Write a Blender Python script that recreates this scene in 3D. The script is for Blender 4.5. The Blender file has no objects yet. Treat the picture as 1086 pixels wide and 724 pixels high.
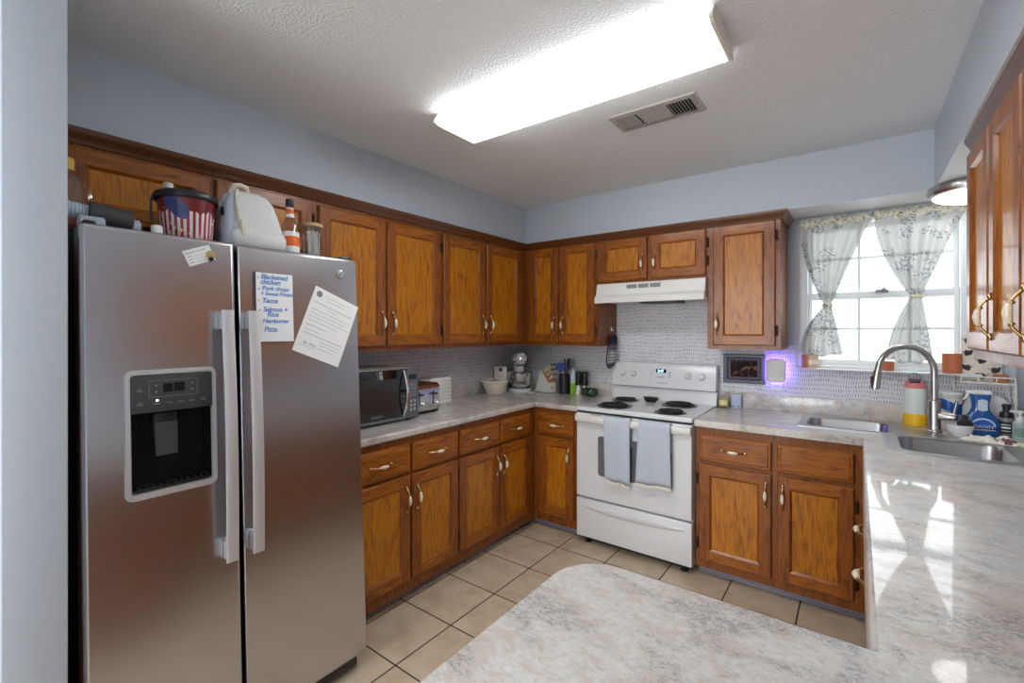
import bpy, bmesh, math, random
from mathutils import Matrix, Vector
R = math.radians
random.seed(7)
SC = bpy.context.scene
COL = SC.collection

# ------------------------------------------------------------------ camera, world, light, exposure
cam_d = bpy.data.cameras.new('camera')
cam_d.sensor_fit = 'HORIZONTAL'
cam_d.sensor_width = 36.0
cam_d.lens = 488.74 / 1086 * 36.0
cam_d.shift_y = -11.5 / 1086
cam_d.clip_start = 0.02
cam = bpy.data.objects.new('camera', cam_d)
COL.objects.link(cam)
cam.location = (2.5147, -3.4313, 1.4333)
cam.rotation_euler = (R(90), 0, R(36.822))
SC.camera = cam

SC.view_settings.view_transform = 'Standard'
SC.view_settings.look = 'None'
SC.view_settings.gamma = 1.0
SC.view_settings.use_curve_mapping = False
SC.view_settings.exposure = 0.32

LAMP_STRENGTH = 12.5        # fluorescent diffuser
DOME_STRENGTH = 5.0        # dome lamp glass
SKY_STRENGTH = 3.8
FILL_TOP_POWER = 16.0          # fill light added overhead behind the camera
FILL_REAR_POWER = 80.0          # fill light added at the rear wall, no window there

world = bpy.data.worlds.new('sky')
SC.world = world
world.use_nodes = True
wn = world.node_tree
wn.nodes.clear()
w_out = wn.nodes.new('ShaderNodeOutputWorld')
w_bg = wn.nodes.new('ShaderNodeBackground')
w_bg.inputs['Color'].default_value = (0.93, 0.97, 1.0, 1)
w_bg.inputs['Strength'].default_value = SKY_STRENGTH
wn.links.new(w_bg.outputs[0], w_out.inputs[0])


def area(name, loc, rot, sx, sy, power, color=(1, 1, 1), portal=False):
    d = bpy.data.lights.new(name, 'AREA')
    d.shape = 'RECTANGLE'
    d.size, d.size_y = sx, sy
    d.energy = power
    d.color = color
    o = bpy.data.objects.new(name, d)
    COL.objects.link(o)
    o.location, o.rotation_euler = loc, rot
    if portal:
        d.cycles.is_portal = True
    return o


area('kitchen_window_portal', (2.61, 0.13, 1.66), (R(-90), 0, 0), 0.80, 0.92, 1, portal=True)
area('added_overhead_fill', (1.6, -5.0, 2.40), (0, 0, 0), 1.6, 1.6, FILL_TOP_POWER, (0.96, 0.985, 1.0))  # unseen fill added to brighten the kitchen, no fixture is built
area('added_rear_fill', (1.05, -6.85, 1.40), (R(90), 0, 0), 1.8, 1.9, FILL_REAR_POWER, (0.93, 0.97, 1.0))  # unseen fill added in front of the solid rear wall

# ------------------------------------------------------------------ material helpers


class NT:
    """small wrapper that makes node trees short to write"""

    def __init__(self, name):
        self.m = bpy.data.materials.new(name)
        self.m.use_nodes = True
        self.t = self.m.node_tree
        self.b = self.t.nodes['Principled BSDF']
        self.out = self.t.nodes['Material Output']

    def n(self, kind, **kw):
        nd = self.t.nodes.new(kind)
        for k, v in kw.items():
            setattr(nd, k, v)
        return nd

    def set(self, sock, val):
        if hasattr(val, 'is_linked') or isinstance(val, bpy.types.NodeSocket):
            self.t.links.new(val, sock)
        else:
            sock.default_value = val

    def math(self, op, a, b=None, c=None, clamp=False):
        nd = self.n('ShaderNodeMath', operation=op, use_clamp=clamp)
        self.set(nd.inputs[0], a)
        if b is not None:
            self.set(nd.inputs[1], b)
        if c is not None:
            self.set(nd.inputs[2], c)
        return nd.outputs[0]

    def vmath(self, op, a, b=None):
        nd = self.n('ShaderNodeVectorMath', operation=op)
        self.set(nd.inputs[0], a)
        if b is not None:
            self.set(nd.inputs[1], b)
        return nd.outputs[0]

    def mix(self, fac, a, b, blend='MIX'):
        nd = self.n('ShaderNodeMix', data_type='RGBA', blend_type=blend)
        self.set(nd.inputs[0], fac)
        self.set(nd.inputs[6], a)
        self.set(nd.inputs[7], b)
        return nd.outputs[2]

    def noise(self, vec, scale=5, detail=2, rough=0.5, dist=0.0):
        nd = self.n('ShaderNodeTexNoise')
        self.t.links.new(vec, nd.inputs['Vector'])
        nd.inputs['Scale'].default_value = scale
        nd.inputs['Detail'].default_value = detail
        nd.inputs['Roughness'].default_value = rough
        nd.inputs['Distortion'].default_value = dist
        return nd.outputs[0]

    def ramp(self, fac, stops, interp='LINEAR'):
        nd = self.n('ShaderNodeValToRGB')
        cr = nd.color_ramp
        cr.interpolation = interp
        while len(cr.elements) < len(stops):
            cr.elements.new(0.5)
        for e, (p, c) in zip(cr.elements, stops):
            e.position = p
            e.color = tuple(c) + (1,) if len(c) == 3 else c
        self.t.links.new(fac, nd.inputs[0])
        return nd.outputs[0]

    def step(self, v, lo, hi):
        nd = self.n('ShaderNodeMapRange')
        nd.interpolation_type = 'SMOOTHSTEP'
        self.set(nd.inputs[0], v)
        nd.inputs[1].default_value = lo
        nd.inputs[2].default_value = hi
        return nd.outputs[0]

    def obj(self):
        return self.n('ShaderNodeTexCoord').outputs['Object']

    def pos(self):
        return self.n('ShaderNodeNewGeometry').outputs['Position']

    def xyz(self, vec):
        nd = self.n('ShaderNodeSeparateXYZ')
        self.t.links.new(vec, nd.inputs[0])
        return nd.outputs

    def comb(self, x, y, z):
        nd = self.n('ShaderNodeCombineXYZ')
        self.set(nd.inputs[0], x)
        self.set(nd.inputs[1], y)
        self.set(nd.inputs[2], z)
        return nd.outputs[0]

    def bump(self, h, strength=0.3, dist=0.01):
        nd = self.n('ShaderNodeBump')
        nd.inputs['Strength'].default_value = strength
        nd.inputs['Distance'].default_value = dist
        self.t.links.new(h, nd.inputs['Height'])
        self.t.links.new(nd.outputs[0], self.b.inputs['Normal'])

    def p(self, **kw):
        names = dict(color='Base Color', rough='Roughness', metal='Metallic', spec='Specular IOR Level',
                     coat='Coat Weight', coat_rough='Coat Roughness', trans='Transmission Weight', ior='IOR',
                     aniso='Anisotropic', sheen='Sheen Weight', emit='Emission Color', estr='Emission Strength',
                     alpha='Alpha')
        for k, v in kw.items():
            s = self.b.inputs[names[k]]
            if k in ('color', 'emit') and isinstance(v, tuple) and len(v) == 3:
                v = v + (1,)
            self.set(s, v)
        return self


def srgb(r, g, b):
    f = lambda c: c / 12.92 if c <= 0.04045 else ((c + 0.055) / 1.055) ** 2.4
    return (f(r / 255), f(g / 255), f(b / 255))


def plain(name, col, rough=0.5, metal=0.0, mottle=0.06, scale=25, **kw):
    """simple procedural surface: base colour with a slight noise mottle"""
    t = NT(name)
    n = t.noise(t.obj(), scale, 3)
    a = tuple(min(1, c * (1 + mottle)) for c in col) + (1,)
    b = tuple(c * (1 - mottle) for c in col) + (1,)
    t.p(color=t.mix(n, b, a), rough=rough, metal=metal, **kw)
    return t.m


def emitter(name, col, strength):
    t = NT(name)
    t.p(color=(0.8, 0.8, 0.8), emit=col, estr=strength, rough=0.4)
    return t.m


def oak(name, horizontal, dark, mid, light):
    t = NT(name)
    v = t.obj()
    rnd = t.n('ShaderNodeObjectInfo').outputs['Random']
    off = t.math('MULTIPLY', rnd, 13.0)
    x, y, z = t.xyz(v)[:3]
    if horizontal:
        a, lng = t.math('ADD', z, off), t.math('ADD', x, off)
    else:
        a, lng = t.math('ADD', x, off), t.math('ADD', z, off)
    base = t.comb(a, y, t.math('MULTIPLY', lng, 0.055))
    fine = t.noise(base, 260, 4, 0.6)
    broad = t.noise(t.comb(a, y, t.math('MULTIPLY', lng, 0.22)), 9, 2, 0.5)
    rings = t.math('FRACT', t.math('MULTIPLY', t.math('ADD', broad, t.math('MULTIPLY', a, 1.3)), 7.5))
    rings = t.math('POWER', t.math('ABSOLUTE', t.math('SUBTRACT', t.math('MULTIPLY', rings, 2.0), 1.0)), 2.2)
    k = t.math('ADD', t.math('MULTIPLY', fine, 0.80), t.math('MULTIPLY', rings, -0.12))
    k = t.math('ADD', k, t.math('MULTIPLY', broad, 0.16), clamp=True)
    c = t.ramp(k, [(0.26, dark), (0.43, mid), (0.66, light)])
    t.p(color=c, rough=0.42, spec=0.35, coat=0.22, coat_rough=0.12)
    t.bump(fine, 0.12, 0.003)
    return t.m


OD, OM, OL = srgb(84, 38, 10), srgb(140, 75, 18), srgb(166, 96, 28)
M = {}
M['oak_v'] = oak('oak_upright_grain', False, OD, OM, OL)
M['oak_h'] = oak('oak_level_grain', True, srgb(90, 42, 8), srgb(152, 84, 16), srgb(180, 108, 26))
M['oak_panel'] = oak('oak_panel', False, srgb(122, 64, 6), srgb(182, 110, 12), srgb(204, 134, 24))
M['oak_frame'] = oak('oak_frame', False, srgb(74, 34, 10), srgb(134, 72, 20), srgb(158, 92, 30))
M['oak_crown'] = plain('dark_oak_moulding', srgb(96, 52, 22), 0.35, mottle=0.3, scale=60, coat=0.5)
M['brass'] = plain('brass', (0.60, 0.42, 0.19), 0.25, 1.0)
M['ivory'] = plain('ivory_ceramic', srgb(232, 222, 196), 0.15, coat=0.5)
M['hinge'] = plain('dark_hinge_iron', (0.03, 0.022, 0.018), 0.45, 0.6)
M['white'] = plain('white_enamel', srgb(228, 229, 231), 0.22, mottle=0.015, coat=0.3)
M['white_dull'] = plain('white_plastic', srgb(232, 231, 226), 0.45, mottle=0.02)
M['cream'] = plain('cream_enamel', srgb(238, 234, 222), 0.3, mottle=0.02)
M['black'] = plain('black_plastic', (0.012, 0.012, 0.014), 0.35)
M['black_gloss'] = plain('black_glass', (0.008, 0.008, 0.01), 0.06, coat=0.5)
M['black_matt'] = plain('black_rubber', (0.015, 0.015, 0.016), 0.8)
M['dark_grey'] = plain('dark_grey_plastic', (0.05, 0.052, 0.055), 0.4)
M['mid_grey'] = plain('mid_grey_plastic', (0.23, 0.24, 0.26), 0.4)
M['chrome'] = plain('chrome', (0.78, 0.78, 0.79), 0.12, 1.0, mottle=0.02)
M['paper'] = plain('white_paper', srgb(238, 238, 236), 0.7, mottle=0.015)
M['terracotta'] = plain('terracotta', srgb(196, 112, 76), 0.7)
M['blue_ink'] = plain('blue_marker_ink', srgb(30, 124, 204), 0.6)
M['grey_ink'] = plain('grey_print', srgb(120, 122, 126), 0.7)
M['red_ink'] = plain('red_marker_ink', srgb(150, 60, 50), 0.6)
M['black_ink'] = plain('black_ink', (0.02, 0.02, 0.02), 0.6)


def stainless(name, vertical=True, rough=0.27, tint=(0.56, 0.555, 0.58)):
    t = NT(name)
    x, y, z = t.xyz(t.obj())[:3]
    if vertical:
        v = t.comb(t.math('MULTIPLY', x, 400), t.math('MULTIPLY', y, 400), t.math('MULTIPLY', z, 3))
    else:
        v = t.comb(t.math('MULTIPLY', x, 3), t.math('MULTIPLY', y, 3), t.math('MULTIPLY', z, 400))
    n = t.noise(v, 1.0, 3, 0.6)
    r = t.math('ADD', t.math('MULTIPLY', n, 0.04), rough - 0.02)
    t.p(color=tint, metal=1.0, rough=r)
    return t.m


M['steel'] = stainless('brushed_stainless', False, 0.25)
M['steel_handle'] = plain('stainless_handle', (0.70, 0.70, 0.72), 0.38, 0.6, mottle=0.02)
M['steel_sink'] = stainless('stainless_sink', False, 0.32, (0.42, 0.42, 0.43))
M['nickel'] = plain('brushed_nickel', (0.52, 0.49, 0.46), 0.27, 1.0, mottle=0.03)

# wall paint
t = NT('blue_grey_wall_paint')
n = t.noise(t.pos(), 60, 4)
t.p(color=t.mix(n, srgb(186, 194, 204) + (1,), srgb(194, 202, 211) + (1,)), rough=0.55)
t.bump(n, 0.05, 0.004)
M['wall'] = t.m
t = NT('white_soffit_paint')
n = t.noise(t.pos(), 60, 4)
t.p(color=t.mix(n, srgb(222, 224, 226) + (1,), srgb(230, 232, 234) + (1,)), rough=0.5)
M['soffit_white'] = t.m
# popcorn ceiling
t = NT('textured_ceiling')
n = t.noise(t.pos(), 100, 3, 0.58)
n2 = t.n('ShaderNodeTexVoronoi')
t.t.links.new(t.pos(), n2.inputs['Vector'])
n2.inputs['Scale'].default_value = 105
h = t.math('ADD', n, t.math('MULTIPLY', n2.outputs['Distance'], -0.5))
t.p(color=t.mix(n, srgb(230, 233, 236) + (1,), srgb(240, 243, 246) + (1,)), rough=0.9)
t.bump(h, 0.62, 0.008)
M['ceiling'] = t.m
# floor tile
TP, TX, TY = 0.3356, 0.932, -1.143
t = NT('beige_floor_tile')
x, y, z = t.xyz(t.pos())[:3]
u = t.math('DIVIDE', t.math('SUBTRACT', x, TX), TP)
v = t.math('DIVIDE', t.math('SUBTRACT', y, TY), TP)


def edge(t, u):
    f = t.math('FRACT', u)
    return t.math('MINIMUM', f, t.math('SUBTRACT', 1.0, f))


e = t.math('MINIMUM', edge(t, u), edge(t, v))
g = t.step(e, 0.007, 0.014)
wn_ = t.n('ShaderNodeTexWhiteNoise', noise_dimensions='2D')
t.t.links.new(t.comb(t.math('FLOOR', u), t.math('FLOOR', v), 0.0), wn_.inputs['Vector'])
n = t.noise(t.vmath('ADD', t.pos(), wn_.outputs['Color']), 9, 5, 0.62)
tile = t.ramp(n, [(0.3, srgb(190, 168, 142)), (0.52, srgb(208, 189, 163)), (0.75, srgb(218, 203, 180))])
tile = t.mix(t.math('MULTIPLY', wn_.outputs['Value'], 0.12), tile, srgb(172, 150, 124) + (1,))
t.p(color=t.mix(g, srgb(58, 42, 30) + (1,), tile), rough=t.math('SUBTRACT', 0.75, t.math('MULTIPLY', g, 0.42)))
t.bump(g, 0.4, 0.004)
M['tile'] = t.m
# laminate counter
t = NT('white_granite_laminate')
q = t.n('ShaderNodeMapping')
q.inputs['Rotation'].default_value = (0, 0, R(28))
q.inputs['Scale'].default_value = (1.0, 1.45, 1.2)
t.t.links.new(t.pos(), q.inputs[0])
pv = q.outputs[0]
n1 = t.noise(pv, 7, 8, 0.62, 0.6)
n2 = t.noise(pv, 34, 8, 0.74, 1.0)
n3 = t.noise(t.vmath('ADD', pv, (3.3, 1.7, 0.4)), 9, 7, 0.68, 0.8)
n4 = t.noise(t.vmath('ADD', pv, (1.3, 5.7, 2.4)), 75, 6, 0.78, 0.4)
vein = t.math('ABSOLUTE', t.math('SUBTRACT', n2, 0.5))
vein = t.math('SUBTRACT', 1.0, t.step(vein, 0.0, 0.030))
patch = t.step(n1, 0.48, 0.62)
c = t.ramp(n4, [(0.30, srgb(188, 183, 176)), (0.48, srgb(212, 208, 202)), (0.66, srgb(226, 223, 218))])
c = t.mix(t.math('MULTIPLY', t.step(n3, 0.47, 0.60), 0.50), c, srgb(198, 178, 160) + (1,))
c = t.mix(t.math('MULTIPLY', t.math('MULTIPLY', patch, t.step(n4, 0.47, 0.55)), 0.60), c, srgb(150, 148, 152) + (1,))
c = t.mix(t.math('MULTIPLY', vein, t.math('ADD', t.math('MULTIPLY', patch, 0.75), 0.12)), c, srgb(104, 96, 96) + (1,))
t.p(color=c, rough=0.30, spec=0.5, coat=0.6, coat_rough=0.035)
M['counter'] = t.m
# wallpaper with rows of small upright dashes
t = NT('dash_wallpaper')
x, y, z = t.xyz(t.pos())[:3]
u = t.math('ADD', x, y)
wob = t.noise(t.comb(u, t.math('MULTIPLY', z, 0.6), 0.0), 7, 2)
zz = t.math('ADD', z, t.math('MULTIPLY', wob, 0.042))
rv = t.math('DIVIDE', zz, 0.027)
row = t.math('FLOOR', rv)
rw = t.n('ShaderNodeTexWhiteNoise', noise_dimensions='1D')
t.t.links.new(row, rw.inputs['W'])
cu = t.math('ADD', t.math('DIVIDE', u, 0.0125), t.math('MULTIPLY', rw.outputs['Value'], 5.0))
cell = t.math('FLOOR', cu)
cw = t.n('ShaderNodeTexWhiteNoise', noise_dimensions='2D')
t.t.links.new(t.comb(cell, row, 0.0), cw.inputs['Vector'])
fx = t.math('ABSOLUTE', t.math('SUBTRACT', t.math('FRACT', cu), 0.5))
fy = t.math('ABSOLUTE', t.math('SUBTRACT', t.math('FRACT', rv), 0.5))
mx = t.math('SUBTRACT', 1.0, t.step(fx, 0.16, 0.26))
my = t.math('SUBTRACT', 1.0, t.step(fy, 0.30, 0.42))
d = t.math('MULTIPLY', t.math('MULTIPLY', mx, my), t.math('ADD', t.math('MULTIPLY', cw.outputs['Value'], 0.6), 0.4))
wash = t.noise(t.comb(t.math('MULTIPLY', u, 0.35), 0.0, z), 26, 3)
d = t.math('MULTIPLY', d, t.math('ADD', t.math('MULTIPLY', wash, 1.1), 0.25), clamp=True)
t.p(color=t.mix(d, srgb(228, 227, 231) + (1,), srgb(122, 120, 134) + (1,)), rough=0.6)
M['wallpaper'] = t.m
# curtain cloth
t = NT('sheer_floral_curtain')
v = t.vmath('MULTIPLY', t.obj(), (1.0, 0.0, 1.0))
vo = t.n('ShaderNodeTexVoronoi')
vo.inputs['Scale'].default_value = 10.5
t.t.links.new(v, vo.inputs['Vector'])
sp = t.n('ShaderNodeTexVoronoi')
sp.inputs['Scale'].default_value = 80
t.t.links.new(v, sp.inputs['Vector'])
wob = t.noise(v, 30, 2)
dd = t.math('ADD', vo.outputs['Distance'], t.math('MULTIPLY', wob, 0.35))
clus = t.math('SUBTRACT', 1.0, t.step(dd, 0.54, 0.70))
leaf = t.math('SUBTRACT', 1.0, t.step(sp.outputs['Distance'], 0.32, 0.55))
mk = t.math('MULTIPLY', clus, leaf)
fl = t.mix(t.noise(v, 14, 1), srgb(70, 92, 74) + (1,), srgb(98, 112, 150) + (1,))
colr = t.mix(t.math('MULTIPLY', mk, 0.72), srgb(236, 236, 232) + (1,), fl)
df = t.n('ShaderNodeBsdfDiffuse')
tr = t.n('ShaderNodeBsdfTranslucent')
tp = t.n('ShaderNodeBsdfTransparent')
t.t.links.new(colr, df.inputs[0])
t.t.links.new(t.mix(1.0, colr, (0.15, 0.155, 0.16, 1), 'MULTIPLY'), tr.inputs[0])
m1 = t.n('ShaderNodeMixShader')
m1.inputs[0].default_value = 0.42
t.t.links.new(df.outputs[0], m1.inputs[1])
t.t.links.new(tr.outputs[0], m1.inputs[2])
m2 = t.n('ShaderNodeMixShader')
m2.inputs[0].default_value = 0.055
t.t.links.new(m1.outputs[0], m2.inputs[1])
t.t.links.new(tp.outputs[0], m2.inputs[2])
t.t.links.new(m2.outputs[0], t.out.inputs[0])
M['curtain'] = t.m


def glass_thin(name, tint=(0.95, 0.97, 0.97), gloss=0.08):
    t = NT(name)
    tp = t.n('ShaderNodeBsdfTransparent')
    tp.inputs[0].default_value = tint + (1,)
    gl = t.n('ShaderNodeBsdfGlossy')
    gl.inputs['Roughness'].default_value = 0.03
    lw = t.n('ShaderNodeLayerWeight')
    lw.inputs[0].default_value = 0.25
    f = t.math('ADD', t.math('MULTIPLY', lw.outputs['Facing'], 0.45), gloss, clamp=True)
    mx = t.n('ShaderNodeMixShader')
    t.set(mx.inputs[0], f)
    t.t.links.new(tp.outputs[0], mx.inputs[1])
    t.t.links.new(gl.outputs[0], mx.inputs[2])
    t.t.links.new(mx.outputs[0], t.out.inputs[0])
    return t.m


M['pane'] = glass_thin('window_glass', (0.98, 0.99, 0.99), 0.02)
M['glass'] = glass_thin('clear_glass', (0.95, 0.96, 0.96), 0.05)

# ------------------------------------------------------------------ mesh helpers


class MB:
    def __init__(self):
        self.v, self.f, self.mi = [], [], []
        self.T = None

    def add(self, verts, faces, mi=0, T=None):
        o = len(self.v)
        for p in verts:
            p = Vector(p)
            if T is not None:
                p = T @ p
            if self.T is not None:
                p = self.T @ p
            self.v.append(tuple(p))
        for k, f in enumerate(faces):
            self.f.append(tuple(i + o for i in f))
            self.mi.append(mi[k] if isinstance(mi, (list, tuple)) else mi)
        return self

    def from_bm(self, bm, mi=0, T=None):
        bm.verts.ensure_lookup_table()
        bm.verts.index_update()
        self.add([v.co.copy() for v in bm.verts], [[v.index for v in f.verts] for f in bm.faces], mi, T)
        bm.free()
        return self

    def box(self, x0, x1, y0, y1, z0, z1, mi=0, bev=0.0, seg=2, T=None):
        bm = bmesh.new()
        bmesh.ops.create_cube(bm, size=1)
        for v in bm.verts:
            v.co = ((x0 + x1) / 2 + v.co.x * (x1 - x0), (y0 + y1) / 2 + v.co.y * (y1 - y0), (z0 + z1) / 2 + v.co.z * (z1 - z0))
        if bev > 0:
            bev = min(bev, 0.49 * min(abs(x1 - x0), abs(y1 - y0), abs(z1 - z0)))
            bmesh.ops.bevel(bm, geom=list(bm.edges), offset=bev, segments=seg, profile=0.5, affect='EDGES')
        return self.from_bm(bm, mi, T)

    def loft(self, loops, mi=0, cap0=True, cap1=True, T=None, closed=True):
        n = len(loops[0])
        vs, fs = [], []
        for lp in loops:
            vs += [Vector(p) for p in lp]
        for a in range(len(loops) - 1):
            for i in range(n if closed else n - 1):
                j = (i + 1) % n
                fs.append((a * n + i, a * n + j, (a + 1) * n + j, (a + 1) * n + i))
        if cap0:
            fs.append(tuple(range(n))[::-1])
        if cap1:
            b = (len(loops) - 1) * n
            fs.append(tuple(b + i for i in range(n)))
        return self.add(vs, fs, mi, T)

    def lathe(self, prof, c=(0, 0, 0), n=24, mi=0, T=None, cap0=True, cap1=True, sx=1.0, sy=1.0):
        loops = [[(c[0] + r * sx * math.cos(2 * math.pi * i / n), c[1] + r * sy * math.sin(2 * math.pi * i / n), c[2] + z)
                  for i in range(n)] for r, z in prof]
        return self.loft(loops, mi, cap0, cap1, T)

    def tube(self, pts, r, n=8, mi=0, cap=True, T=None):
        pts = [Vector(p) for p in pts]
        rs = r if isinstance(r, (list, tuple)) else [r] * len(pts)
        loops = []
        up = None
        for i, p in enumerate(pts):
            d = (pts[min(i + 1, len(pts) - 1)] - pts[max(i - 1, 0)])
            if d.length < 1e-9:
                d = Vector((0, 0, 1))
            d.normalize()
            if up is None:
                a = Vector((0, 0, 1)) if abs(d.z) < 0.9 else Vector((1, 0, 0))
                up = d.cross(a).normalized()
            up = (up - d * up.dot(d))
            up.normalize()
            s = d.cross(up)
            loops.append([p + (up * math.cos(2 * math.pi * k / n) + s * math.sin(2 * math.pi * k / n)) * rs[i] for k in range(n)])
        return self.loft(loops, mi, cap, cap, T)

    def ball(self, c, r, mi=0, n=12, sc=(1, 1, 1), T=None):
        prof = [(max(1e-4, r * math.sin(math.pi * k / n)), -r * math.cos(math.pi * k / n)) for k in range(n + 1)]
        T2 = Matrix.Translation(c) @ Matrix.Diagonal((sc[0], sc[1], sc[2], 1))
        if T is not None:
            T2 = T @ T2
        return self.lathe(prof, (0, 0, 0), n * 2, mi, T2)

    def poly(self, outer, holes, z0, z1, mi=0, T=None):
        """flat plate with holes, thickness z0..z1"""
        bm = bmesh.new()
        loops = []
        for lp in [outer] + list(holes):
            vs = [bm.verts.new((p[0], p[1], z1)) for p in lp]
            es = [bm.edges.new((vs[i], vs[(i + 1) % len(vs)])) for i in range(len(vs))]
            loops.append((vs, es))
        bmesh.ops.triangle_fill(bm, use_beauty=True, use_dissolve=False, edges=[e for l in loops for e in l[1]])
        top = list(bm.faces)
        for f in top:
            f.normal_update()
            if f.normal.z < 0:
                f.normal_flip()
        m = {}
        for vs, _ in loops:
            for v in vs:
                m[v] = bm.verts.new((v.co.x, v.co.y, z0))
        for f in top:
            bm.faces.new([m[v] for v in reversed(f.verts)])
        for vs, _ in loops:
            for i in range(len(vs)):
                j = (i + 1) % len(vs)
                bm.faces.new((vs[i], vs[j], m[vs[j]], m[vs[i]]))
        bmesh.ops.recalc_face_normals(bm, faces=list(bm.faces))
        return self.from_bm(bm, mi, T)

    def mesh(self, name, mats, smooth=38):
        me = bpy.data.meshes.new(name)
        me.from_pydata(self.v, [], self.f)
        mats = mats if isinstance(mats, (list, tuple)) else [mats]
        for m in mats:
            me.materials.append(M[m] if isinstance(m, str) else m)
        for p, i in zip(me.polygons, self.mi):
            p.material_index = i
        bm = bmesh.new()
        bm.from_mesh(me)
        bmesh.ops.recalc_face_normals(bm, faces=list(bm.faces))
        bm.to_mesh(me)
        bm.free()
        if smooth:
            for p in me.polygons:
                p.use_smooth = True
            me.set_sharp_from_angle(angle=R(smooth))
        me.update()
        return me

    def build(self, name, mats, parent=None, smooth=38):
        o = bpy.data.objects.new(name, self.mesh(name, mats, smooth))
        COL.objects.link(o)
        if parent is not None:
            o.parent = parent
        return o


def tag(o, label=None, cat=None, group=None, kind=None):
    if label:
        o['label'] = label
    if cat:
        o['category'] = cat
    if group:
        o['group'] = group
    if kind:
        o['kind'] = kind
    return o


def thing(name, label, cat, loc=(0, 0, 0), rz=0.0, group=None):
    o = bpy.data.objects.new(name, None)
    o.empty_display_size = 0.05
    COL.objects.link(o)
    o.location = loc
    o.rotation_euler = (0, 0, rz)
    return tag(o, label, cat, group)


def struct(name, mb, mat, parent=None, smooth=38, bev=0.0):
    o = mb.build(name, mat, parent, smooth)
    if parent is None:
        tag(o, kind='structure')
    if bev:
        bevel(o, bev)
    return o


def bevel(o, w, seg=2, ang=40):
    b = o.modifiers.new('bevel', 'BEVEL')
    b.width, b.segments, b.limit_method, b.angle_limit = w, seg, 'ANGLE', R(ang)
    return o


def rrect(cx, cy, w, d, r, n=5):
    pts = []
    for sx, sy, a0 in ((1, 1, 0), (-1, 1, 90), (-1, -1, 180), (1, -1, 270)):
        for k in range(n + 1):
            a = R(a0 + 90 * k / n)
            pts.append((cx + sx * (w / 2 - r) + r * math.cos(a), cy + sy * (d / 2 - r) + r * math.sin(a)))
    return pts


def z_of(pts, z):
    return [(p[0], p[1], z) for p in pts]


def text(name, s, size, mat, parent, T, shear=0.0, ext=0.0002, align='LEFT', sp=1.0, bold=0.0):
    cu = bpy.data.curves.new(name, 'FONT')
    cu.body, cu.size, cu.shear, cu.extrude, cu.align_x, cu.space_character = s, size, shear, ext, align, sp
    cu.resolution_u = 3
    cu.offset = size * bold
    tmp = bpy.data.objects.new(name + '_source', cu)
    COL.objects.link(tmp)
    dg = bpy.context.evaluated_depsgraph_get()
    dg.update()
    me = bpy.data.meshes.new_from_object(tmp.evaluated_get(dg))
    bpy.data.objects.remove(tmp)
    me.transform(T)
    me.materials.clear()
    me.materials.append(M[mat])
    o = bpy.data.objects.new(name, me)
    COL.objects.link(o)
    if parent is not None:
        o.parent = parent
    return o


def basis(origin, xdir, ydir):
    """matrix whose local x, y run along the given directions"""
    x = Vector(xdir).normalized()
    y = Vector(ydir).normalized()
    z = x.cross(y).normalized()
    y = z.cross(x)
    m = Matrix((x, y, z)).transposed().to_4x4()
    m.translation = Vector(origin)
    return m


# ------------------------------------------------------------------ the room
H = 2.4407
XR = 3.165            # right wall
WX0, WX1, WZ0, WZ1 = 2.223, 3.005, 1.205, 2.115   # window opening
YB = -6.9
struct('floor', MB().box(-0.1, XR + 0.1, YB, 0.12, -0.08, 0.0), 'tile')
struct('ceiling', MB().box(-0.1, XR + 0.1, YB, 0.12, H, H + 0.08), 'ceiling')
struct('wall_left', MB().box(-0.1, 0.0, YB, 0.12, 0, H), 'wall')
struct('wall_right', MB().box(XR, XR + 0.1, YB, 0.12, 0, H), 'wall')
w = MB()
w.box(0, WX0, 0, 0.12, 0, H).box(WX1, XR, 0, 0.12, 0, H).box(WX0, WX1, 0, 0.12, 0, WZ0).box(WX0, WX1, 0, 0.12, WZ1, H)
struct('wall_back', w, 'wall')
struct('wall_rear', MB().box(-0.1, XR + 0.1, YB - 0.1, YB, 0, H), 'wall')
struct('wall_stub', MB().box(0.0, 0.9, -3.285, -3.168, 0, H, bev=0.006), 'wall')
# boxed-in soffits over the cabinets (undersides painted white)


def soffit(name, x0, x1, y0, y1):
    m = MB()
    m.add([(x0, y0, 2.139), (x1, y0, 2.139), (x1, y1, 2.139), (x0, y1, 2.139), (x0, y0, H), (x1, y0, H), (x1, y1, H), (x0, y1, H)],
          [(0, 1, 2, 3), (4, 5, 6, 7), (0, 1, 5, 4), (1, 2, 6, 5), (2, 3, 7, 6), (3, 0, 4, 7)], [1, 0, 0, 0, 0, 0])
    return struct(name, m, ['wall', 'soffit_white'], smooth=None)


soffit('trim_1', 0, 0.325, -3.168, 0)
soffit('trim_2', 0.325, 2.8245, -0.325, 0)
soffit('trim_3', 2.8245, XR, -3.4, 0)
# wallpapered backsplash
struct('trim_4', MB().box(0.0, 0.004, -2.25, 0, 0.92, 1.34), 'wallpaper')
wp = MB()
wp.box(0.004, 2.205, -0.004, 0, 0.92, 1.342).box(2.205, XR, -0.004, 0, 0.92, 1.19).box(0.99, 1.75, -0.004, 0, 1.342, 1.70)
struct('trim_5', wp, 'wallpaper')
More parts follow.
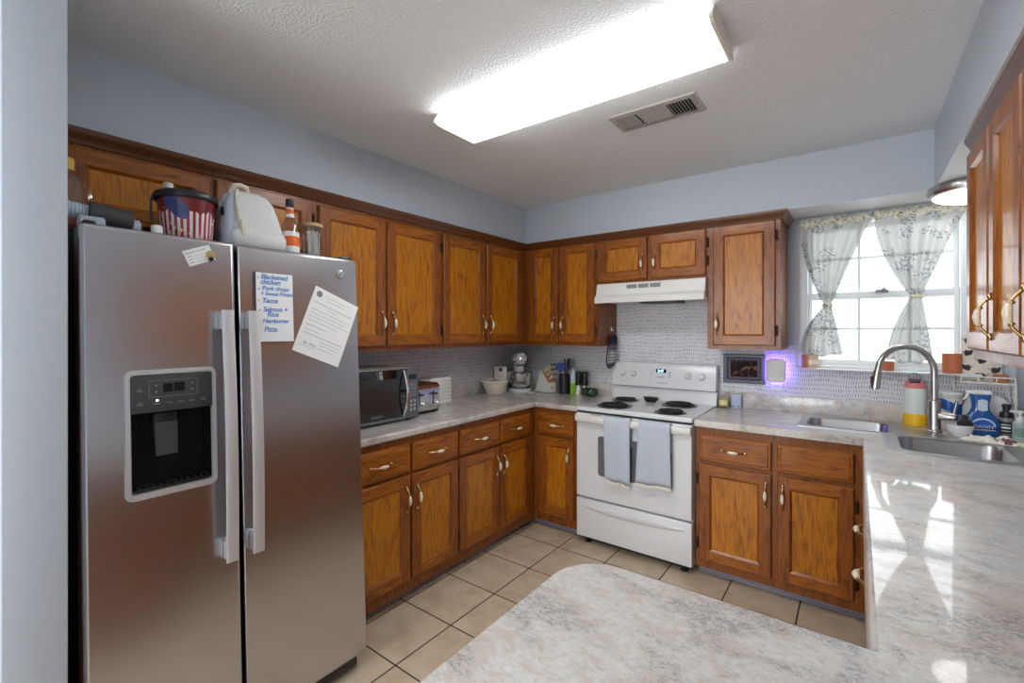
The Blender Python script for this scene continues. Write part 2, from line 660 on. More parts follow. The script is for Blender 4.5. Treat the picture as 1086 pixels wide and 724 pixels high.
# window
win_root = bpy.data.objects.new('window_1', None)
COL.objects.link(win_root)
tag(win_root, kind='structure')
FX0, FX1, FZ0, FZ1 = WX0, WX1, WZ0, WZ1
fr = MB()
fr.box(FX0, FX0 + 0.045, -0.008, 0.11, FZ0, FZ1, bev=0.004).box(FX1 - 0.045, FX1, -0.008, 0.11, FZ0, FZ1, bev=0.004)
fr.box(FX0 + 0.045, FX1 - 0.045, -0.006, 0.11, FZ1 - 0.035, FZ1, bev=0.004).box(FX0 + 0.045, FX1 - 0.045, 0.0, 0.11, FZ0, FZ0 + 0.022, bev=0.004)
M['win_paint'] = plain('white_window_paint', srgb(226, 230, 232), 0.4, mottle=0.03)
fr.build('window_frame', 'win_paint', win_root)


def sash(name, y0, y1, z0, z1, rail0, rail1, muntin_z):
    s = MB()
    a, b = FX0 + 0.045, FX1 - 0.045
    s.box(a, a + 0.022, y0, y1, z0, z1, bev=0.003).box(b - 0.022, b, y0, y1, z0, z1, bev=0.003)
    s.box(a + .022, b - .022, y0, y1, z0, z0 + rail0, bev=0.003).box(a + .022, b - .022, y0, y1, z1 - rail1, z1, bev=0.003)
    ym = (y0 + y1) / 2
    for mx in (2.524, 2.756):
        s.box(mx - 0.009, mx + 0.009, ym - 0.008, ym + 0.008, z0 + rail0, z1 - rail1, bev=0.002)
    s.box(a + .022, b - .022, ym - 0.007, ym + 0.007, muntin_z - 0.008, muntin_z + 0.008, bev=0.002)
    o = s.build(name, 'win_paint', win_root)
    MB().box(a + .02, b - .02, ym - 0.002, ym + 0.002, z0 + rail0 - .005, z1 - rail1 + .005).build('pane', 'pane', o)


sash('lower_sash', 0.028, 0.058, FZ0 + 0.022, 1.668, 0.03, 0.045, 1.445)
sash('upper_sash', 0.062, 0.092, 1.63, FZ1 - 0.035, 0.035, 0.03, 1.875)
lk = MB()
lk.box(2.60, 2.66, 0.012, 0.03, 1.655, 1.675, bev=0.004).tube([(2.63, 0.015, 1.675), (2.65, 0.008, 1.682)], 0.005, 8)
lk.build('sash_lock', 'mid_grey', win_root)
struct('trim_6', MB().box(FX0 - 0.01, FX1 + 0.03, -0.075, 0.0, 1.195, 1.205, bev=0.003), 'win_paint')   # narrow sill shelf

# ------------------------------------------------------------------ cabinets


def make_handle(vertical, big=1.0):
    """brass bow pull with an ivory barrel; local origin at its middle on the door face, -y is outwards"""
    m = MB()
    L = 0.056
    path, rad = [], []
    for k in range(17):
        s = -1 + 2 * k / 16
        out = 0.006 + 0.026 * (1 - abs(s) ** 2.2)
        path.append((0, -out, s * L))
        rad.append(0.0048 - 0.0012 * (1 - abs(abs(s) - 0.62) / 0.62))
    m.tube(path, rad, 8, 0)
    for s in (-1, 1):
        m.ball((0, -0.004, s * (L + 0.004)), 0.0095, 0, 6, (0.85, 0.7, 1.25))
        m.ball((0, -0.0245, s * 0.026), 0.0072, 0, 5, (1, 1, 0.7))
    prof = [(0.0045, -0.026), (0.0078, -0.018), (0.0098, 0), (0.0078, 0.018), (0.0045, 0.026)]
    loops = []
    for r, z in prof:
        yy = -(0.006 + 0.026 * (1 - (abs(z) / L) ** 2.2))
        loops.append([(r * math.cos(2 * math.pi * i / 10), yy + r * math.sin(2 * math.pi * i / 10), z) for i in range(10)])
    m.loft(loops, 1)
    if not vertical:
        rot = Matrix.Rotation(R(90), 4, 'Y')
        m.v = [tuple(rot @ Vector(p)) for p in m.v]
    return m.mesh('handle', ['brass', 'ivory'], 50)


HV, HH = make_handle(True), make_handle(False)


def handle(parent, x, z, vertical=True, y=-0.0195):
    o = bpy.data.objects.new('handle', HV if vertical else HH)
    COL.objects.link(o)
    o.parent = parent
    o.location = (x, y, z)
    return o


def panel_door(name, parent, x0, x1, z0, z1, stile=0.058, drawer=False):
    """overlay door: bevelled frame, butt-jointed stiles and rails, recessed panel. front towards -y"""
    m = MB()
    th, b1 = 0.0205, 0.006
    o = [(x0, z0), (x1, z0), (x1, z1), (x0, z1)]
    i1 = [(x0 + b1, z0 + b1), (x1 - b1, z0 + b1), (x1 - b1, z1 - b1), (x0 + b1, z1 - b1)]

    def ring(pts, y):
        return [(p[0], y, p[1]) for p in pts]
    side = [1, 0, 1, 0]
    m.add(ring(o, -0.001) + ring(o, -th + b1), [(i, (i + 1) % 4, 4 + (i + 1) % 4, 4 + i) for i in range(4)] + [(3, 2, 1, 0)], side + [0])
    m.add(ring(o, -th + b1) + ring(i1, -th), [(i, (i + 1) % 4, 4 + (i + 1) % 4, 4 + i) for i in range(4)], side)
    if drawer:
        s, b2, dp = 0.013, 0.007, 0.0035
    else:
        s, b2, dp = stile, 0.011, 0.0105
    X0, X1, Z0, Z1 = x0 + s, x1 - s, z0 + s, z1 - s
    a, c, e, g = i1[0][0], i1[2][0], i1[0][1], i1[2][1]
    if not drawer:
        # stiles over the full height, rails between them
        m.add([(a, -th, e), (X0, -th, e), (X0, -th, g), (a, -th, g)], [(0, 1, 2, 3)], 0)
        m.add([(X1, -th, e), (c, -th, e), (c, -th, g), (X1, -th, g)], [(0, 1, 2, 3)], 0)
        m.add([(X0, -th, e), (X1, -th, e), (X1, -th, Z0), (X0, -th, Z0)], [(0, 1, 2, 3)], 1)
        m.add([(X0, -th, Z1), (X1, -th, Z1), (X1, -th, g), (X0, -th, g)], [(0, 1, 2, 3)], 1)
    else:
        q = [(X0, Z0), (X1, Z0), (X1, Z1), (X0, Z1)]
        m.add(ring(i1, -th) + ring(q, -th), [(i, (i + 1) % 4, 4 + (i + 1) % 4, 4 + i) for i in range(4)], 1)
    q = [(X0, Z0), (X1, Z0), (X1, Z1), (X0, Z1)]
    q2 = [(X0 + b2, Z0 + b2), (X1 - b2, Z0 + b2), (X1 - b2, Z1 - b2), (X0 + b2, Z1 - b2)]
    if drawer:
        m.add(ring(q, -th) + ring(q2, -th - dp), [(i, (i + 1) % 4, 4 + (i + 1) % 4, 4 + i) for i in range(4)], 1)
        m.add(ring(q2, -th - dp), [(0, 1, 2, 3)], 1)
    else:
        m.add(ring(q, -th) + ring(q2, -th + dp), [(i, (i + 1) % 4, 4 + (i + 1) % 4, 4 + i) for i in range(4)], side)
        m.add(ring(q2, -th + dp), [(0, 1, 2, 3)], 2)
    return m.build(name, ['oak_v', 'oak_h', 'oak_panel'], parent, smooth=None)


HINGE = MB()
HINGE.box(-0.006, 0.006, -0.009, 0.002, -0.032, 0.032, bev=0.002).tube([(0, -0.009, -0.026), (0, -0.009, 0.026)], 0.0045, 8)
HINGE_ME = HINGE.mesh('hinge', 'hinge')


def hinge(parent, x, z):
    o = bpy.data.objects.new('hinge', HINGE_ME)
    COL.objects.link(o)
    o.parent = parent
    o.location = (x, -0.003, z)


def cabinet(label, loc, rz, w, depth, z0, z1, doors, drawers=(), kick=False, body_x=None, group=None, cut_top=0.0):
    """doors: (x0,x1,z0,z1, handle x or None, handle z, hinge x or None); drawers: (x0,x1,z0,z1,handle?)"""
    root = thing('kitchen_cabinet', label, 'cabinet', loc, rz, group)
    m = MB()
    bx0, bx1 = body_x or (0, w)
    if kick:
        m.box(bx0, bx1, 0.0, depth, z0, z1, 0)
        if bx0 > 0.1:
            m.box(0.02, bx0, 0.0, 0.02, z0, z1, 0)
        if bx1 < w - 0.1:
            m.box(bx1, w - 0.01, 0.0, 0.02, z0, z1, 0)
        m.box(bx0, bx1, 0.072, depth, 0.0, z0, 0)
    else:
        m.box(bx0, bx1, 0.0, depth, z0, z1, 0)
    m.build('cabinet_body', 'oak_frame', root, smooth=None)
    for x0, x1, a, b, hx, hz, gx in doors:
        d = panel_door('door', root, x0, x1, a, b)
        if hx is not None:
            handle(d, hx, hz, True)
        if gx is not None:
            hinge(root, gx, a + 0.09)
            hinge(root, gx, b - 0.09)
    for x0, x1, a, b, hh in drawers:
        d = panel_door('drawer', root, x0, x1, a, b, drawer=True)
        if hh:
            handle(d, (x0 + x1) / 2, (a + b) / 2, False, -0.024)
    return root


UZ0, UZ1 = 1.318, 2.137
DU = 0.323
UF = 0.325
RL = R(90)
# left wall uppers: local x runs towards the back wall. y0 = world y of local x 0
y0 = -3.165
cabinet('shallow oak wall cabinet above the refrigerator, behind the popcorn bucket', (UF, y0, 0), RL, 1.0, DU, 1.80, UZ1,
        [(0.075, 0.525, 1.825, 2.075, None, 0, None), (0.545, 0.975, 1.825, 2.075, None, 0, 0.988)])
y0 = -2.165
cabinet('oak wall cabinet with two tall doors above the microwave', (UF, y0, 0), RL, 0.877, DU, UZ0, UZ1,
        [(0.013, 0.426, 1.343, 2.068, 0.395, 1.475, None), (0.436, 0.862, 1.343, 2.068, 0.470, 1.475, 0.868)])
y0 = -1.288
cabinet('oak wall cabinet with two tall doors on the left wall at the corner', (UF, y0, 0), RL, 0.963, DU, UZ0, UZ1,
        [(0.011, 0.433, 1.343, 2.068, 0.402, 1.475, 0.006), (0.455, 0.882, 1.343, 2.068, 0.487, 1.475, None)], body_x=(0, 0.962))
# back wall uppers
cabinet('oak wall cabinet with two narrow doors left of the range hood', (0.325, -UF, 0), 0, 0.66, DU, UZ0, UZ1,
        [(0.052, 0.320, 1.343, 2.085, 0.290, 1.475, None), (0.337, 0.636, 1.343, 2.085, 0.368, 1.475, 0.646)], body_x=(0.002, 0.66))
cabinet('short oak wall cabinet directly above the range hood', (0.985, -UF, 0), 0, 0.765, DU, 1.773, UZ1,
        [(0.010, 0.375, 1.790, 2.085, 0.343, 1.895, None), (0.399, 0.758, 1.790, 2.085, 0.430, 1.895, 0.768)], body_x=(0.001, 0.764))
cabinet('oak wall cabinet with one wide door right of the range hood', (1.75, -UF, 0), 0, 0.406, DU, UZ0, UZ1,
        [(0.037, 0.380, 1.343, 2.085, 0.062, 1.475, 0.388)])
# right wall uppers, seen edge-on: local x runs towards the camera
ry0 = -1.075
cabinet('glossy oak wall cabinet on the right wall beside the window', (2.855, ry0, 0), -RL, 1.42, 0.305, 1.335, UZ1 - 0.02,
        [(0.012, 0.345, 1.368, 2.07, None, 0, None), (0.365, 0.70, 1.368, 2.07, 0.40, 1.475, None),
         (0.715, 1.05, 1.368, 2.07, 0.755, 1.475, None), (1.07, 1.40, 1.368, 2.07, 1.11, 1.475, None)])


def crown(name, path, label, mat='oak_crown', k=1.0):
    """moulding swept along a plan path; profile: (outwards, z)"""
    prof = [(0.0, 2.088), (0.010, 2.088), (0.013, 2.098), (0.024, 2.112), (0.033, 2.124), (0.036, 2.1385), (0.0, 2.1385)]
    loops = []
    n = len(path)
    for i, p in enumerate(path):
        p = Vector(p)
        dirs = []
        if i > 0:
            dirs.append((p - Vector(path[i - 1])).normalized())
        if i < n - 1:
            dirs.append((Vector(path[i + 1]) - p).normalized())
        nr = [Vector((d.y, -d.x)) for d in dirs]          # right-hand side of the travel direction
        if len(nr) == 2:
            b = (nr[0] + nr[1])
            b = b / b.dot(nr[0])
        else:
            b = nr[0]
        loops.append([(p.x + b.x * o * k, p.y + b.y * o * k, z) for o, z in prof])
    m = MB().loft(loops, 0)
    o = m.build(name, mat, None, smooth=30)
    return tag(o, label, 'moulding')


crown('crown_moulding', [(UF + .001, -3.165), (UF + .001, -UF - .001), (2.157, -UF - .001), (2.157, -0.001)],
      'dark oak crown moulding along the tops of the left and back wall cabinets')
crown('crown_moulding', [(2.8545, ry0 - 1.43), (2.8545, ry0 + 0.001), (XR - .001, ry0 + .001)][::-1],
      'dark oak crown moulding on top of the right wall cabinet', k=0.6)

# base cabinets
BF = 0.61
BZ0, BZ1 = 0.055, 0.876
y0 = -2.205
cabinet('oak base cabinet with two doors and drawers beside the refrigerator, under the microwave', (BF, y0, 0), RL, 0.772, 0.59, BZ0, BZ1,
        [(0.012, 0.402, 0.118, 0.672, 0.372, 0.55, None), (0.415, 0.765, 0.118, 0.672, 0.445, 0.55, 0.772)],
        [(0.012, 0.402, 0.690, 0.838, True), (0.415, 0.765, 0.690, 0.838, True)], kick=True)
y0 = -1.433
cabinet('oak base cabinet with two doors and drawers on the left wall at the inner corner', (BF, y0, 0), RL, 0.82, 0.59, BZ0, BZ1,
        [(0.008, 0.385, 0.118, 0.672, 0.355, 0.55, None), (0.394, 0.735, 0.118, 0.672, 0.424, 0.55, None)],
        [(0.008, 0.385, 0.690, 0.838, True), (0.394, 0.735, 0.690, 0.838, True)], kick=True, body_x=(0.002, 0.82))
cabinet('narrow oak base cabinet with one door and drawer left of the white range', (0.612, -BF, 0), 0, 0.368, 0.59, BZ0, BZ1,
        [(0.045, 0.334, 0.118, 0.672, 0.300, 0.55, None)], [(0.045, 0.334, 0.690, 0.838, True)], kick=True, body_x=(0.0, 0.368))
cabinet('oak sink base cabinet with two doors right of the white range', (1.755, -BF, 0), 0, 0.80, 0.59, BZ0, BZ1,
        [(0.021, 0.393, 0.105, 0.660, 0.366, 0.55, 0.010), (0.419, 0.749, 0.105, 0.660, 0.446, 0.55, 0.760)],
        [(0.021, 0.393, 0.680, 0.832, True), (0.419, 0.749, 0.680, 0.832, False)], kick=True, body_x=(0.0, 0.46))
# run under the right counter (doors face the left wall) and the peninsula
cabinet('oak base cabinet under the right counter, seen almost edge-on with its drawer pulls', (2.568, -0.66, 0), -RL, 1.80, 0.58, BZ0, BZ1,
        [(0.66, 1.00, 0.118, 0.672, None, 0, None), (1.02, 1.36, 0.118, 0.672, None, 0, None), (1.38, 1.72, 0.118, 0.672, None, 0, None)],
        [(0.66, 1.00, 0.690, 0.838, True), (1.02, 1.36, 0.690, 0.838, True), (1.38, 1.72, 0.690, 0.838, False)], kick=True, body_x=(0.545, 1.80))
cabinet('oak base cabinet under the peninsula counter nearest the camera', (2.565, -2.52, 0), R(180), 0.50, 0.56, BZ0, BZ1,
        [(0.02, 0.245, 0.118, 0.672, None, 0, None), (0.255, 0.48, 0.118, 0.672, None, 0, None)], (), kick=True)
# vinyl strips on the toe kicks
M['vinyl'] = plain('grey_vinyl_cove_base', srgb(150, 146, 162), 0.35)
struct('baseboard_left', MB().box(0.538, 0.543, -2.2, -0.538, 0, 0.0545).box(0.543, 0.553, -2.2, -0.553, 0, 0.012, bev=0.004), 'vinyl')
bb = MB()
bb.box(0.543, 0.98, -0.543, -0.538, 0, 0.0545).box(0.553, 0.98, -0.553, -0.543, 0, 0.012, bev=0.004)
bb.box(1.757, 2.62, -0.543, -0.538, 0, 0.0545).box(1.757, 2.62, -0.553, -0.543, 0, 0.012, bev=0.004)
struct('baseboard_back', bb, 'vinyl')
struct('baseboard_right', MB().box(2.635, 2.640, -2.46, -0.553, 0, 0.0545), 'vinyl')

# ------------------------------------------------------------------ worktops
CT0, CT1 = 0.876, 0.914
wt = thing('worktop', 'white marbled laminate worktop on the left, under the microwave and stand mixer', 'countertop', (0, 0, 0))
m = MB()
m.poly([(0.005, -2.205), (0.635, -2.205), (0.635, -0.635), (0.983, -0.635), (0.983, -0.005), (0.005, -0.005)], [], CT0, CT1)
bevel(m.build('worktop_slab', 'counter', wt, smooth=30), 0.009, 3)
m = MB()
m.box(0.0045, 0.022, -2.205, -0.022, CT1, 1.016, bev=0.003).box(0.0045, 0.983, -0.022, -0.0045, CT1, 1.016, bev=0.003)
struct('trim_7', m, 'counter')

SINK_CUT = [(2.275, -0.455), (2.275, -0.115), (2.675, -0.115), (2.675, -0.20), (2.90, -0.425), (3.055, -0.425), (3.055, -0.845), (2.64, -0.845), (2.64, -0.455)]
pen = [(1.752, -0.005), (1.752, -0.635), (2.541, -0.635), (2.541, -2.479), (2.105, -2.479)]
for k in range(1, 9):
    a = R(90 + 90 * k / 8)
    pen.append((2.105 + 0.109 * math.cos(a), -2.588 + 0.109 * math.sin(a)))
pen += [(1.996, -3.14), (XR - 0.003, -3.14), (XR - 0.003, -0.005)]
wt2 = thing('worktop', 'white marbled laminate worktop on the right, with sink cut-out and rounded peninsula', 'countertop', (0, 0, 0))
m = MB().poly(pen, [SINK_CUT], CT0, CT1)
bevel(m.build('worktop_slab', 'counter', wt2, smooth=30), 0.004, 2)
m = MB()
loops = []
for y_, k_ in ((-0.640, 0.3), (-1.2, 0.6), (-1.9, 0.9), (-2.474, 1.0)):
    loops.append([(2.5415, y_, 0.9137)] + [(2.5410 - 0.0035 * k_, y_, 0.9130), (2.5410 - 0.0085 * k_, y_, 0.9070), (2.5410 - 0.0125 * k_, y_, 0.8920), (2.5410 - 0.0140 * k_, y_, 0.8762)] + [(2.5415, y_, 0.8762)])
m.loft(loops, 0)
m.build('front_edge', 'counter', wt2, smooth=60)
m = MB()
m.box(1.752, XR - 0.003, -0.022, -0.0045, CT1, 1.016, bev=0.003).box(XR - 0.022, XR - 0.003, -3.0, -0.022, CT1, 1.016, bev=0.003)
struct('trim_8', m, 'counter')

# ------------------------------------------------------------------ sink
sink = thing('kitchen_sink', 'stainless corner sink with two bowls set at a right angle', 'sink', (0, 0, 0))
B1 = (2.472, -0.292, 0.362, 0.290)     # cx, cy, w, d
B2 = (2.850, -0.650, 0.355, 0.350)
outer = [(2.25, -0.475), (2.25, -0.09), (2.70, -0.09), (2.70, -0.175), (2.91, -0.385), (3.08, -0.385), (3.08, -0.868), (2.615, -0.868), (2.615, -0.475)]
m = MB()
m.poly(outer, [rrect(*B1, 0.05)[::-1], rrect(*B2, 0.05)[::-1]], CT1 - 0.002, CT1 + 0.005)
bevel(m.build('rim', 'steel_sink', sink, smooth=30), 0.002, 2)
for b in (B1, B2):
    m = MB()
    lp = [z_of(rrect(b[0], b[1], b[2], b[3], 0.05), 0.919), z_of(rrect(b[0], b[1], b[2] - .012, b[3] - .012, 0.055), 0.908),
          z_of(rrect(b[0], b[1], b[2] - .02, b[3] - .02, 0.06), 0.79), z_of(rrect(b[0], b[1], b[2] - .05, b[3] - .05, 0.06), 0.765)]
    m.loft(lp, 0, False, True)
    o = m.build('bowl', 'steel_sink', sink, smooth=50)
    d = MB().lathe([(0.045, 0.7655), (0.045, 0.768), (0.036, 0.769), (0.030, 0.7665)], (b[0], b[1], 0), 20)
    d.build('drain', 'nickel', o)

# faucet: pull-down gooseneck
fx, fy = 2.832, -0.235
fa = thing('faucet', 'brushed nickel gooseneck pull-down faucet behind the corner sink', 'faucet', (fx, fy, CT1))
m = MB()
m.lathe([(0.032, 0.0005), (0.032, 0.006), (0.027, 0.010), (0.027, 0.035), (0.0255, 0.04), (0.0255, 0.150), (0.028, 0.153), (0.028, 0.162), (0.019, 0.166)], (0, 0, 0), 24)
m.build('faucet_body', 'nickel', fa)
m = MB()
dx, dy = -0.88, -0.475     # spout direction
pth = [(0, 0, 0.16), (0, 0, 0.24), (0, 0, 0.308)]
r0 = 0.130
for k in range(1, 15):
    a = R(180 * k / 14 * 0.93)
    s = r0 - r0 * math.cos(a)
    pth.append((dx * s, dy * s, 0.308 + r0 * math.sin(a)))
e = pth[-1]
pth.append((e[0] + dx * 0.006, e[1] + dy * 0.006, e[2] - 0.03))
m.tube(pth, 0.0155, 14)
m.build('spout', 'nickel', fa)
m = MB()
e = pth[-1]
m.tube([(e[0], e[1], e[2] + 0.002), (e[0] + dx * .003, e[1] + dy * .003, e[2] - 0.02), (e[0] + dx * .012, e[1] + dy * .012, e[2] - 0.085)], [0.0185, 0.0195, 0.0215], 16)
m.tube([(e[0] + dx * .012, e[1] + dy * .012, e[2] - 0.085), (e[0] + dx * .0125, e[1] + dy * .0125, e[2] - 0.092)], [0.017, 0.017], 16)
sh = m.build('spray_head', 'nickel', fa)
MB().box(-0.005, 0.005, -0.004, 0.004, -0.02, 0.02, bev=0.003, T=Matrix.Translation((e[0] + dx * .028, e[1] + dy * .028, e[2] - 0.045)) @ Matrix.Rotation(math.atan2(dy, dx), 4, 'Z')).build('button', 'black', sh)
m = MB()
m.tube([(0.02, -0.008, 0.085), (0.075, -0.030, 0.085), (0.082, -0.033, 0.085)], [0.021, 0.0215, 0.017], 16)
m.tube([(0.070, -0.028, 0.10), (0.078, -0.031, 0.15), (0.080, -0.032, 0.17)], [0.007, 0.006, 0.0065], 10)
m.build('lever', 'nickel', fa)

# ------------------------------------------------------------------ refrigerator (leans back a little)
LEAN = R(-2.7)
FM = Matrix.Translation((0.855, 0, 0)) @ Matrix.Rotation(LEAN, 4, 'Y')      # local x outwards, y along the wall, z up


def on_fridge(o, x, y, z, roll=0.0):
    o.matrix_world = FM @ Matrix.Translation((x, y, z)) @ Matrix.Rotation(roll, 4, 'X')
    return o


fr_ = thing('refrigerator', 'stainless side-by-side refrigerator with water dispenser in its left door', 'refrigerator')
on_fridge(fr_, 0, 0, 0)
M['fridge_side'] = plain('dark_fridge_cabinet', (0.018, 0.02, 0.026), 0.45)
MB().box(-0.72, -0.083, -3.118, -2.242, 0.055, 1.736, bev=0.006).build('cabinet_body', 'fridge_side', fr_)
MB().box(-0.083, -0.074, -3.10, -2.26, 0.10, 1.70).build('gasket', 'black_matt', fr_)
MB().box(-0.66, -0.03, -3.10, -2.26, 0.022, 0.072, bev=0.01).build('kick_grille', 'black', fr_)
DZ0, DZ1 = 0.076, 1.742
T_yz = Matrix(((0, 0, 1, 0), (1, 0, 0, 0), (0, 1, 0, 0), (0, 0, 0, 1)))     # plan (y,z) extruded along x


def rounded_rect(y0, y1, z0, z1, r, n=4):
    return rrect((y0 + y1) / 2, (z0 + z1) / 2, y1 - y0, z1 - z0, r, n)


hole = rounded_rect(-3.020, -2.801, 0.942, 1.302, 0.012)
m = MB().poly([(-3.126, DZ0), (-2.723, DZ0), (-2.723, DZ1), (-3.126, DZ1)], [hole[::-1]], -0.073, 0.0, 0, T_yz)
ld = m.build('freezer_door', 'steel', fr_, smooth=30)
bevel(ld, 0.012, 3, 60)
m = MB().poly([(-2.713, DZ0), (-2.234, DZ0), (-2.234, DZ1), (-2.713, DZ1)], [], -0.073, 0.0, 0, T_yz)
rd = m.build('refrigerator_door', 'steel', fr_, smooth=30)
bevel(rd, 0.012, 3, 60)


def fridge_handle(y0, y1, parent):
    m = MB()
    loops = []
    for k in range(25):
        s = k / 24
        z = 0.672 + s * (1.502 - 0.672)
        out = 0.050 + 0.012 * math.sin(math.pi * s)
        loops.append([(out - 0.010, y0, z), (out - 0.002, y0, z), (out, y0 + 0.004, z), (out, y1 - 0.004, z), (out - 0.002, y1, z), (out - 0.010, y1, z)])
    m.loft(loops, 0)
    for z0_, z1_ in ((0.675, 0.735), (1.44, 1.50)):
        m.box(0.001, 0.046, y0 + 0.005, y1 - 0.005, z0_, z1_, bev=0.004)
    return m.build('handle', 'steel_handle', parent, smooth=30)


fridge_handle(-2.785, -2.749, ld)
fridge_handle(-2.702, -2.666, rd)
# dispenser
m = MB()
o_, i_ = rounded_rect(-3.034, -2.790, 0.930, 1.316, 0.022), rounded_rect(-3.016, -2.806, 0.952, 1.298, 0.010)
m.loft([[(0.0005, p[0], p[1]) for p in o_], [(0.007, p[0], p[1]) for p in rounded_rect(-3.031, -2.793, 0.933, 1.313, 0.02)],
        [(0.007, p[0], p[1]) for p in rounded_rect(-3.020, -2.802, 0.948, 1.302, 0.011)], [(-0.003, p[0], p[1]) for p in i_]], 0, False, False)
disp = m.build('dispenser_bezel', 'steel_handle', fr_)
m = MB()
m.loft([[(-0.002, p[0], p[1]) for p in rounded_rect(-3.017, -2.804, 0.950, 1.190, 0.008)], [(-0.060, p[0], p[1]) for p in rounded_rect(-3.010, -2.812, 0.956, 1.186, 0.010)]], 0, False, True)
M['recess_black'] = plain('matt_black_recess', (0.006, 0.006, 0.007), 0.6, spec=0.2)
m.build('dispenser_recess', 'recess_black', fr_)
m = MB().box(-0.06, 0.0055, -3.0185, -2.803, 1.186, 1.3005, bev=0.003)
pan = m.build('control_panel', 'dark_grey', fr_)
M['lcd'] = plain('dark_display', (0.004, 0.004, 0.005), 0.15)
m = MB().box(0.0055, 0.0065, -2.938, -2.913, 1.245, 1.272).box(0.0055, 0.0065, -2.909, -2.882, 1.246, 1.273)
m.build('display', 'lcd', pan)
M['panel_print'] = plain('grey_panel_print', srgb(150, 150, 150), 0.6)
m = MB()
for a, b, c_, d_ in ((-2.974, -2.846, 1.2815, 1.2825), (-2.974, -2.846, 1.2315, 1.2325), (-2.974, -2.973, 1.232, 1.282), (-2.847, -2.846, 1.232, 1.282)):
    m.box(0.0055, 0.006, a, b, c_, d_)
for i, yy in enumerate((-3.004, -2.962, -2.930, -2.900, -2.870, -2.838)):
    m.box(0.0055, 0.006, yy, yy + 0.016, 1.2105, 1.2125)
    if i in (0, 5):
        m.box(0.0055, 0.006, yy + 0.002, yy + 0.014, 1.2165, 1.2180)
m.box(0.0055, 0.006, -3.004, -2.990, 1.252, 1.254).box(0.0055, 0.006, -3.002, -2.992, 1.258, 1.2595)
for yy in (-2.960, -2.864):
    m.add([(0.006, yy, 1.266), (0.006, yy + 0.008, 1.266), (0.006, yy + 0.004, 1.272)], [(0, 1, 2)])
    m.add([(0.006, yy, 1.250), (0.006, yy + 0.008, 1.250), (0.006, yy + 0.004, 1.244)], [(0, 1, 2)])
m.build('button_marks', 'panel_print', pan)
M['led'] = emitter('white_led', (0.9, 0.95, 1, 1), 4)
MB().box(0.0055, 0.0065, -2.957, -2.951, 1.2195, 1.2235).build('indicator_light', 'led', pan)
m = MB()
m.box(-0.058, -0.020, -2.958, -2.892, 1.10, 1.185, bev=0.01)
m.build('spout_housing', 'black', fr_)
m = MB()
m.loft([[(-0.030, -2.955, 1.150), (-0.018, -2.955, 1.150), (-0.018, -2.895, 1.150), (-0.030, -2.895, 1.150)],
        [(-0.022, -2.953, 1.050), (-0.012, -2.953, 1.050), (-0.012, -2.897, 1.050), (-0.022, -2.897, 1.050)]], 0)
m.build('paddle', 'dark_grey', fr_)
m = MB().box(-0.055, 0.004, -3.012, -2.810, 0.955, 0.962, bev=0.002)
for k in range(11):
    m.box(-0.05, -0.004, -3.004 + k * 0.0182, -2.996 + k * 0.0182, 0.962, 0.968, bev=0.001)
m.build('drip_tray', 'black', fr_)
for y0_, y1_ in ((-3.112, -3.082), (-2.29, -2.240)):
    MB().box(-0.10, -0.03, y0_, y1_, 1.7425, 1.757, bev=0.006).build('hinge_cover', 'black', fr_)
# things stuck on the doors
o = thing('note_card', 'small tilted white note card pinned high on the left refrigerator door', 'card')
on_fridge(o, 0.0008, -2.832, 1.683, R(-23) * -1)
m = MB().box(0, 0.0006, -0.042, 0.042, -0.026, 0.026)
m.build('card', 'paper', o)
T0 = basis((0.0012, -0.038, 0.014), (0, 1, 0), (0, 0, 1))
text('print', 'Appointment Reminder', 0.0068, 'grey_ink', o, T0)
m = MB()
for k in range(3):
    m.box(0.0006, 0.001, -0.036, -0.022, 0.003 - k * 0.010, 0.0048 - k * 0.010)
    m.box(0.0006, 0.001, -0.016, 0.018, 0.0022 - k * 0.010, 0.0030 - k * 0.010)
m.build('print_lines', 'grey_ink', o)
T_x = Matrix.Rotation(R(90), 4, 'Y')
o = thing('fridge_magnet', 'round tan and black magnet pinning the small note card', 'magnet')
on_fridge(o, 0.0018, -2.800, 1.688)
M['tan'] = plain('tan_enamel', srgb(176, 156, 104), 0.4)
MB().lathe([(0.014, 0), (0.015, 0.003), (0.012, 0.006)], (0, 0, 0), 20, 0, T_x).build('disc', 'tan', o)
MB().lathe([(0.0075, 0), (0.008, 0.006), (0.006, 0.009)], (0.013, 0.001, 0), 14, 0, T_x).build('black_dot', 'black', o)

wb = thing('whiteboard', 'small white menu board with blue handwriting on the right refrigerator door', 'whiteboard')
on_fridge(wb, 0.0005, -2.592, 1.520)
M['board'] = plain('whiteboard_surface', srgb(242, 243, 244), 0.3, mottle=0.01)
MB().box(0, 0.008, -0.070, 0.070, -0.129, 0.129, bev=0.001).build('frame', 'dark_grey', wb)
MB().box(0.008, 0.009, -0.0665, 0.0675, -0.1255, 0.126).build('board', 'board', wb)


def hand(s, y, z, size, parent=wb, mat='blue_ink'):
    return text('handwriting', s, size, mat, parent, basis((0.0095, y, z), (0, 1, 0), (0, 0, 1)), 0.18, sp=0.95, bold=0.018)


